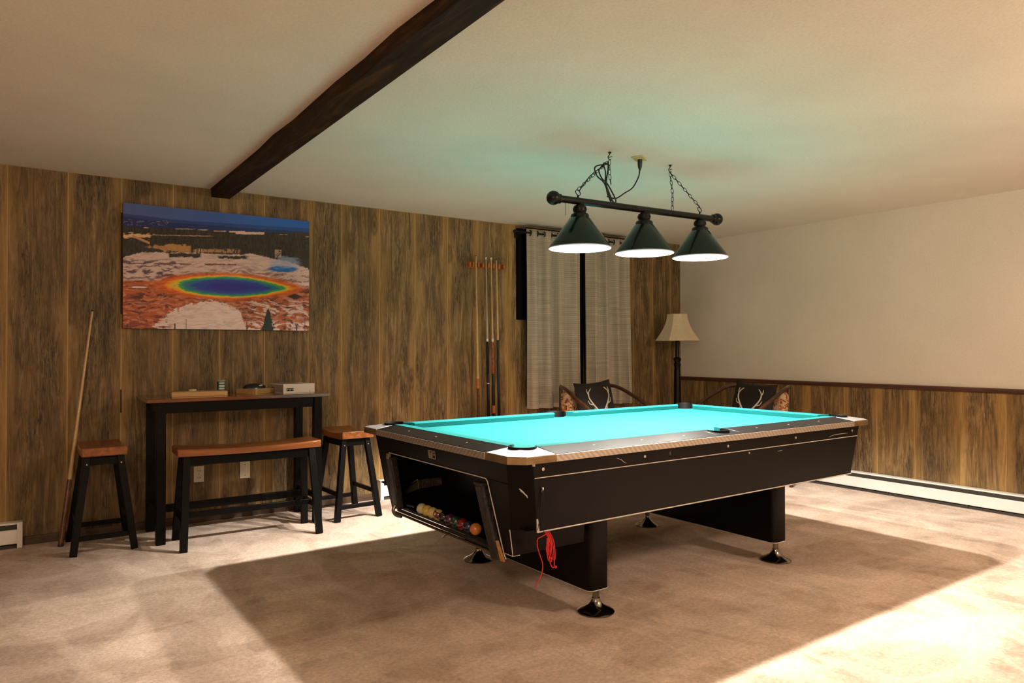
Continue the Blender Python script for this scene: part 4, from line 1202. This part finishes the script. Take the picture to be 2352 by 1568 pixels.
    # conifer and bare trunks
    w = np.maximum(0, (y - 1205) / 225) ** .8 * 72 * (0.45 + 1.1 * fbm(x / 14, y / 12, 71, 3))
    lay(sm(-3, 3, w - np.abs(x - 1650)) * (y > 1205), (34, 44, 38))
    for xx, y0, wd in ((790, 1325, 3), (1838, 1270, 3), (1975, 1370, 8), (2070, 1300, 5), (680, 1370, 7), (1415, 1350, 6), (235, 1375, 6)):
        lay(sm(0, 2, wd - np.abs(x - xx)) * (y > y0), (52, 36, 32))
    return np.clip(col, 0, 1)

def picture():
    t = thing('landscape_canvas', 'large canvas photo print of a rainbow hot spring above the bar table', 'picture', (-4.942, -0.003, 1.832))
    hw, hh, th = 0.648, 0.431, 0.038
    MB().b2((-hw, -th, -hh), (hw, 0, hh)).build('canvas', 'canvas_edge', t, bevel=0.002)
    nx, ny = 420, 280
    u = np.linspace(0, 1, nx + 1); v = np.linspace(0, 1, ny + 1)
    U, V = np.meshgrid(u, v)
    co = np.stack([(U - .5) * 2 * hw, np.full_like(U, -th - 0.0008), (0.5 - V) * 2 * hh], -1).reshape(-1, 3)
    idx = np.arange((nx + 1) * (ny + 1)).reshape(ny + 1, nx + 1)
    q = np.stack([idx[1:, :-1], idx[1:, 1:], idx[:-1, 1:], idx[:-1, :-1]], -1).reshape(-1, 4)
    me = bpy.data.meshes.new('print')
    me.from_pydata(co.tolist(), [], q.tolist())
    c = paint_picture(U, V).reshape(-1, 3)
    c = np.clip(c * np.array([1.35, 1.42, 1.75]), 0, 0.95)
    at = me.color_attributes.new('print', 'FLOAT_COLOR', 'POINT')
    at.data.foreach_set('color', np.concatenate([c, np.ones((len(c), 1))], 1).astype(np.float32).ravel())
    me.materials.append(M['print'])
    o = bpy.data.objects.new('print', me); COL.objects.link(o); o.parent = t
picture()

def plates():
    t = thing('duplex_outlet', 'ivory duplex wall outlet seen under the bench end', 'outlet', (-5.094, -0.0018, 0.350))
    MB().b2((-0.035, -0.006, -0.058), (0.035, 0, 0.058)).build('plate', 'plate', t, bevel=0.002)
    for z in (-0.025, 0.025):
        f = MB().b2((-0.016, -0.0085, z - 0.014), (0.016, -0.005, z + 0.014)).build('receptacle', 'plate', t, bevel=0.003)
        for x in (-0.007, 0.007):
            MB().b2((x - 0.0015, -0.0092, z - 0.006), (x + 0.0015, -0.0080, z + 0.006)).build('slot', 'slot', f)
    MB().tube([(0, -0.0055, 0), (0, -0.0075, 0)], 0.003, 8).build('screw', 'slot', t)
    t = thing('blank_plate', 'plain ivory cover plate on the wall under the middle of the bench', 'wall plate', (-4.770, -0.0018, 0.350))
    MB().b2((-0.037, -0.006, -0.062), (0.037, 0, 0.062)).build('plate', 'plate', t, bevel=0.002)
    for z in (-0.04, 0.04):
        MB().tube([(0, -0.0055, z), (0, -0.0075, z)], 0.003, 8).build('screw', 'slot', t)
plates()

# ================================================================== CUES
def cue(label, spec, loc, tip, group=None):
    """spec: list of (name, material, [(radius, distance from butt)...]); the cue points from loc to tip"""
    t = thing('pool_cue', label, 'pool cue', loc, 0, group)
    d = Vector(tip) - Vector(loc)
    t.rotation_euler = d.to_track_quat('Z', 'Y').to_euler()
    for nm, mat, prof in spec:
        MB().lathe(prof, 14).build(nm, mat, t, smooth=40)
    return t
Lc = 1.475
def taper(z):
    return 0.0148 + (0.0062 - 0.0148) * min(1, z / Lc) ** 0.9
def seg(a, b, n=3):
    return [(taper(a + (b - a) * i / n), a + (b - a) * i / n) for i in range(n + 1)]
def cues():
    # the cue leaning by the left stool
    cue('wooden house cue leaning on the boards left of the bar table',
        [('butt_cap', 'slot', [(0.0165, 0), (0.0165, 0.012)]), ('butt', 'cue_brown', [(0.0165, 0.012), (0.0135, 0.42)]), ('shaft', 'maple', [(0.0135, 0.42), (0.0095, 0.95), (0.0070, 1.53)]), ('tip', 'slot', [(0.0065, 1.53), (0.0058, 1.54)])],
        (-5.950, -0.185, 0.002), (-5.766, -0.012, 1.535))
    g = 'cues in the wall rack'
    def spot(x):
        return (x, -0.105, 0.628), (x + 0.004, -0.058, 0.628 + Lc)
    a, b = spot(-2.764)
    b = (b[0], b[1], b[2])
    cue('one piece amber cue, leftmost in the wall rack', [('butt', 'cue_brown', seg(0, 0.27)), ('forearm', 'cue_orange', seg(0.27, 0.36)), ('shaft', 'maple', seg(0.36, 1.455, 5)), ('ferrule', 'maple_grey', seg(1.455, 1.47)), ('tip', 'slot', seg(1.47, 1.476, 1))], a, b, g)
    a, b = spot(-2.655)
    cue('black butt cue with pale shaft, second from left in the rack', [('butt', 'cue_black', seg(0, 0.31)), ('ring', 'ferrule', seg(0.31, 0.318, 1)), ('wrap', 'cue_black', seg(0.318, 0.40)), ('forearm', 'slot', seg(0.40, 0.695)), ('joint', 'ferrule', seg(0.695, 0.72, 1)), ('shaft', 'maple_grey', seg(0.72, 1.45, 4)), ('ferrule', 'ferrule', [(0.0068, 1.45), (0.0068, 1.472)]), ('tip', 'slot', seg(1.472, 1.476, 1))], a, b, g)
    a, b = spot(-2.598)
    cue('cue with red patterned forearm, third from left in the rack', [('butt_cap', 'slot', seg(0, 0.04)), ('butt', 'cue_orange', seg(0.04, 0.11)), ('wrap', 'cue_black', seg(0.11, 0.40)), ('forearm', 'cue_red', seg(0.40, 0.695)), ('joint', 'ferrule', seg(0.695, 0.72, 1)), ('shaft', 'maple', seg(0.72, 1.45, 4)), ('ferrule', 'ferrule', [(0.0068, 1.45), (0.0068, 1.472)]), ('tip', 'slot', seg(1.472, 1.476, 1))], a, b, g)
    a, b = spot(-2.540)
    a = (a[0], a[1], 0.608); b = (b[0], b[1], b[2] - 0.02)
    cue('all black butt cue with amber shaft, rightmost in the rack', [('butt', 'cue_black', seg(0, 0.73, 4)), ('shaft', 'maple', seg(0.73, 1.45, 4)), ('ferrule', 'maple_grey', seg(1.45, 1.47, 1)), ('tip', 'slot', seg(1.47, 1.476, 1))], a, b, g)
    # rack
    t = thing('cue_rack', 'small orange wooden cue rack holding four cues on the wall', 'cue rack', (-2.636, -0.0018, 2.022))
    m = MB()
    MB().b2((-0.200, -0.016, -0.024), (0.200, 0, 0.024)).build('back_strip', 'rack_wood', t, bevel=0.004)
    xs = [-0.156, -0.110, -0.064, -0.017, 0.0395, 0.0965, 0.155]
    for i, x in enumerate([-0.186, -0.151, -0.097, -0.048, 0.0125, 0.070, 0.128, 0.184]):
        MB().b2((x - 0.010, -0.068, -0.022), (x + 0.010, -0.014, 0.022)).build('prong', 'rack_wood', t, bevel=0.006)
    for x in (-0.169, -0.124, -0.072):  # dark patches standing in for the shade inside the rack's square holes
        MB().b2((x - 0.009, -0.0175, -0.012), (x + 0.009, -0.0155, 0.012)).build('hole_shade', 'slot', t)
    MB().b2((-0.225, -0.145, -1.448), (0.225, 0, -1.416)).build('butt_shelf', 'rack_wood', t, bevel=0.004)
    MB().b2((-0.225, -0.150, -1.425), (0.225, -0.135, -1.396)).build('shelf_lip', 'rack_wood', t, bevel=0.003)
cues()

# ================================================================== WINDOW, CURTAINS
def window():
    w = MB()
    x0, x1, z0, z1 = -2.275, -1.00, 1.535, 2.405
    w.b2((x0, -0.032, z0), (x0 + 0.045, -0.0018, z1)).b2((x1 - 0.045, -0.032, z0), (x1, -0.0018, z1))
    w.b2((x0 + 0.045, -0.032, z0), (x1 - 0.045, -0.0018, z0 + 0.045)).b2((x0 + 0.045, -0.032, z1 - 0.045), (x1 - 0.045, -0.0018, z1))
    o = w.build('window_1', 'liner')
    tag(o, 'black framed night window mostly hidden behind the grey curtains', 'window', kind='structure')
    MB().b2((x0 + 0.045, -0.018, z0 + 0.045), (x1 - 0.045, -0.010, z1 - 0.045)).build('pane', 'glass_dark', o)
window()

def curtain_mesh(x0, x1, z0, z1, folds, amp, phase, seed, y):
    rnd = random.Random(seed)
    nx, nz = 120, 34
    jit = [rnd.uniform(0.6, 1.25) for _ in range(folds * 2 + 3)]
    m = MB(); vs = []
    for j in range(nz + 1):
        tz = j / nz
        z = z0 + (z1 - z0) * tz
        for i in range(nx + 1):
            s = i / nx
            ph = s * folds * 2 * PI + phase
            k = int(s * folds * 2)
            a = amp * (jit[k] * (1 - (s * folds * 2 - k)) + jit[k + 1] * (s * folds * 2 - k))
            a *= 0.85 + 0.35 * (1 - tz)
            drift = 0.018 * math.sin(3.1 * tz + seed) * (1 - tz)
            px = x0 + (x1 - x0) * s + drift * (0.3 + s) + 0.010 * math.sin(ph * 2 + seed) * (1 - tz)
            py = y + a * math.sin(ph) + 0.006 * math.sin(ph * 2.3 + 5 * tz + seed)
            vs.append((px, py, z + 0.006 * math.sin(ph) * (1 if j == nz else 0)))
    fs = [(j * (nx + 1) + i, j * (nx + 1) + i + 1, (j + 1) * (nx + 1) + i + 1, (j + 1) * (nx + 1) + i) for j in range(nz) for i in range(nx)]
    return m.add(vs, fs)

def curtains():
    yr = -0.128; zr = 2.352
    g = 'grey linen window curtains'
    for lab, x0, x1, folds, ph, seed in (('grey linen grommet curtain on the left, beside the cue rack', -2.225, -1.565, 4, 2.2, 3),
                                         ('grey linen grommet curtain on the right, above the antler pillow', -1.505, -0.905, 4, 0.4, 8)):
        t = thing('window_curtain', lab, 'curtain', ((x0 + x1) / 2, yr, 0.68), 0, g)
        cx = (x0 + x1) / 2
        cm = curtain_mesh(x0 - cx, x1 - cx, 0.01, 1.712, folds, 0.041, ph, seed, 0.0)
        cl = cm.build('cloth', 'curtain', t, smooth=80, solid=0.003)
        lm = curtain_mesh(x0 - cx, x1 - cx, 0.03, 1.726, folds, 0.041, ph, seed, 0.016)
        lm.build('blackout_lining', 'liner', t, smooth=80, solid=0.002)
        for k in range(folds * 2):
            s = ((k * PI - ph) / (folds * 2 * PI)) % 1.0
            if s < 0.03 or s > 0.97:
                continue
            px = x0 + (x1 - x0) * s - cx
            MB().tube([(px + 0.006 * math.cos(a) * 0.6, 0.024 * math.cos(a), 1.672 + 0.024 * math.sin(a)) for a in np.linspace(0, 2 * PI, 17)[:-1]], 0.0055, 6, closed=True).build('grommet', 'lamp_black', t, smooth=60)
    # free hanging black lining strip that shows between the two panels
    m = curtain_mesh(-0.08, 0.08, 0.0, 1.60, 1, 0.008, 1.0, 4, 0.0)
    o = m.build('lining_strip', 'liner', None, smooth=80, solid=0.002, loc=(-1.545, -0.056, 0.73))
    tag(o, 'narrow black lining strip showing between the two grey curtains', 'lining')
    t = thing('curtain_rod', 'thin black curtain rod under the ceiling with end knob', 'curtain rod', (-1.62, yr, zr))
    MB().tube([(-0.74, 0, 0), (0.79, 0, 0)], 0.0085, 10).build('rod', 'lamp_black', t, smooth=40)
    for x in (-0.755, 0.80):
        MB().sphere(0.018, (x, 0, 0), 14, 10).build('finial', 'lamp_black', t, smooth=60)
    for x in (-0.665, 0.70):
        MB().b2((x - 0.01, 0.0, -0.012), (x + 0.01, -yr - 0.0325, 0.0)).build('bracket', 'lamp_black', t, bevel=0.002)
        MB().b2((x - 0.012, -yr - 0.0330, -0.04), (x + 0.012, -yr - 0.0022, 0.03)).build('bracket_plate', 'lamp_black', t, bevel=0.002)
curtains()

# ================================================================== FLOOR LAMP IN THE CORNER
def floor_lamp():
    t = thing('floor_lamp', 'tall black turned floor lamp with cream bell shade in the corner', 'floor lamp', (-0.405, -0.32, 0))
    MB().lathe([(0.15, 0), (0.152, 0.012), (0.13, 0.03), (0.06, 0.05), (0.04, 0.07), (0.036, 0.09)], 28).build('base', 'lamp_black', t, smooth=35)
    prof = [(0.034, 0.085), (0.045, 0.12), (0.040, 0.16), (0.045, 0.30), (0.040, 0.62), (0.038, 0.80), (0.034, 1.02), (0.031, 1.06), (0.037, 1.075), (0.039, 1.09), (0.030, 1.105), (0.030, 1.12),
            (0.040, 1.135), (0.041, 1.148), (0.034, 1.158), (0.022, 1.165), (0.020, 1.20), (0.019, 1.33), (0.024, 1.345), (0.016, 1.36), (0.012, 1.42)]
    MB().lathe(prof, 20).build('pole', 'lamp_black', t, smooth=35)
    n = 8
    hts = np.linspace(0, 1, 9)
    m = MB(); rings = []
    for h in hts:
        r = 0.108 + (0.243 - 0.108) * (1 - h) ** 1.75
        z = 1.342 + 0.278 * h
        rings.append([(r * math.cos(2 * PI * (k + 0.5) / n), r * math.sin(2 * PI * (k + 0.5) / n), z) for k in range(n)])
    vs = [p for r in rings for p in r]
    fs = [(n * i + k, n * i + (k + 1) % n, n * i + n + (k + 1) % n, n * i + n + k) for i in range(len(hts) - 1) for k in range(n)]
    m.add(vs, fs)
    sh = m.build('shade', 'lamp_linen', t, solid=0.003)
    sh['label'] = 'cream eight panel bell lampshade'
    for k in range(n):
        MB().tube([r[k] for r in rings], 0.0028, 5).build('seam', 'lamp_linen', sh, smooth=60)
    for ring in (rings[0], rings[-1]):
        MB().tube(ring, 0.0042, 6, closed=True).build('rim_piping', 'lamp_linen', sh)
    MB().tube([(0.105, 0, 1.60), (0, 0, 1.60), (-0.105, 0, 1.60)], 0.002, 5).build('spider', 'chrome', t)
    MB().tube([(0, 0, 1.42), (0, 0, 1.605)], 0.004, 6).build('stem', 'chrome', t)
floor_lamp()

# ================================================================== LOUNGE CHAIRS WITH PILLOWS
def lounge_chair(label, loc, rz):
    t = thing('rattan_armchair', label, 'armchair', loc, rz, 'bent rattan armchairs with antler pillows')
    for s in (-1, 1):
        arm = spline([(s * 0.285, 0.265, 0.905), (s * 0.335, 0.14, 0.885), (s * 0.365, -0.02, 0.815), (s * 0.372, -0.20, 0.725), (s * 0.372, -0.33, 0.60), (s * 0.368, -0.40, 0.40), (s * 0.355, -0.42, 0.0)], 6)
        MB().tube(arm, 0.0175, 10).build('arm', 'bentwood', t, smooth=60)
        MB().tube(spline([(s * 0.285, 0.265, 0.905), (s * 0.290, 0.255, 0.60), (s * 0.285, 0.225, 0.40), (s * 0.30, 0.27, 0.0)], 6), 0.017, 10).build('rear_leg', 'bentwood', t, smooth=60)
        MB().tube([(s * 0.362, -0.40, 0.33), (s * 0.287, 0.235, 0.33)], 0.014, 8).build('side_rail', 'bentwood', t, smooth=60)
    MB().tube([(-0.365, -0.405, 0.33), (0.365, -0.405, 0.33)], 0.014, 8).build('front_rail', 'bentwood', t, smooth=60)
    MB().tube(spline([(-0.287, 0.262, 0.80), (-0.15, 0.30, 0.815), (0, 0.31, 0.82), (0.15, 0.30, 0.815), (0.287, 0.262, 0.80)], 5), 0.015, 8).build('top_rail', 'bentwood', t, smooth=60)
    MB().box((0, -0.08, 0.395), (0.64, 0.60, 0.13)).build('seat_cushion', 'upholstery', t, bevel=0.04, seg=4)
    MB().box((0, 0.205, 0.645), (0.60, 0.11, 0.43), Matrix.Rotation(-0.10, 3, 'X')).build('back_cushion', 'upholstery', t, bevel=0.04, seg=4)
lounge_chair('rattan armchair with patterned cushions in front of the curtains', (-1.73, -0.62, 0), 0.05)
lounge_chair('rattan armchair with patterned cushions beside the plaster wall', (-0.66, -1.36, 0), -PI / 2 - 0.10)

def pillow(label, loc, rz, tilt, roll, size=0.49):
    t = thing('throw_pillow', label, 'pillow', loc, rz, 'charcoal antler pillows')
    t.rotation_euler = (tilt, roll, rz)
    h = size / 2
    n = 20
    def pt(i, j, side):
        a, b = -1 + 2 * i / n, -1 + 2 * j / n
        pin = 1 - 0.075 * (1 - abs(a) ** 2) * 0 - 0.0
        # edges pulled in between pointed corners
        x = a * h * (1 - 0.07 * (1 - b * b) * abs(a) ** 2 * 0 - 0.085 * (1 - b ** 2) * (abs(a) ** 3))
        z = b * h * (1 - 0.085 * (1 - a ** 2) * (abs(b) ** 3))
        y = side * 0.062 * ((1 - a ** 4) * (1 - b ** 4)) ** 0.55
        return (x, y, z + h)
    m = MB(); vs = []; fs = []
    for side in (-1, 1):
        o = len(vs)
        vs += [pt(i, j, side) for j in range(n + 1) for i in range(n + 1)]
        fs += [tuple(o + q for q in (j * (n + 1) + i, j * (n + 1) + i + 1, (j + 1) * (n + 1) + i + 1, (j + 1) * (n + 1) + i)) for j in range(n) for i in range(n)]
    m.add(vs, fs)
    m.build('cushion_body', 'pillow', t, smooth=60)
    def on(a, b):
        x, z = a * h, b * h
        return (x, -0.062 * ((1 - a ** 4) * (1 - b ** 4)) ** 0.55 - 0.0008, z + h)
    def stroke(pts, w):
        P = spline([(a, b, 0) for a, b in pts], 6)
        return MB().tube([on(p.x, p.y) for p in P], [w * (1 - 0.55 * i / (len(P) - 1)) for i in range(len(P))], 6).build('antler_print', 'antler', t, smooth=60)
    for s in (-1, 1):
        stroke([(s * 0.10, -0.36), (s * 0.20, -0.14), (s * 0.42, 0.14), (s * 0.54, 0.36), (s * 0.52, 0.55), (s * 0.36, 0.70)], 0.0100)
        stroke([(s * 0.535, 0.46), (s * 0.58, 0.58), (s * 0.57, 0.70)], 0.0066)
        stroke([(s * 0.38, 0.08), (s * 0.55, 0.13), (s * 0.62, 0.27)], 0.0066)
        stroke([(s * 0.17, -0.17), (s * 0.31, -0.13), (s * 0.36, -0.04)], 0.0052)
    return t
pillow('charcoal pillow with cream antlers on the chair by the curtains', (-1.735, -0.598, 0.475), 0.10, -0.20, -0.05)
pillow('charcoal pillow with cream antlers on the chair by the plaster wall', (-0.645, -1.375, 0.467), -PI / 2 - 0.10, -0.24, 0.05)

# ================================================================== CEILING LAMPS BEHIND THE VIEWER
def dome(label, loc):
    t = thing('ceiling_dome_lamp', label, 'ceiling lamp', loc, 0, 'warm ceiling lamps behind the viewer')
    MB().lathe([(0.15, -0.02), (0.17, -0.012), (0.17, -0.001)], 32).build('pan', 'dark_bronze', t, smooth=35)
    MB().lathe([(0.002, -0.10), (0.06, -0.095), (0.11, -0.075), (0.145, -0.04), (0.15, -0.018)], 32, cap=False).build('glass', 'dome', t, smooth=60)
    ld = bpy.data.lights.new('dome_light', 'POINT')
    ld.energy = DOME_W; ld.color = (1.0, 0.77, 0.56); ld.shadow_soft_size = 0.14
    lo = bpy.data.objects.new('dome_light', ld); COL.objects.link(lo); lo.parent = t; lo.location = (0, 0, -0.26)
dome('warm glass dome lamp on the ceiling to the right behind the viewer', (-2.2, -5.7, 2.44))
dome('warm glass dome lamp on the ceiling to the left behind the viewer', (-7.3, -6.6, 2.44))
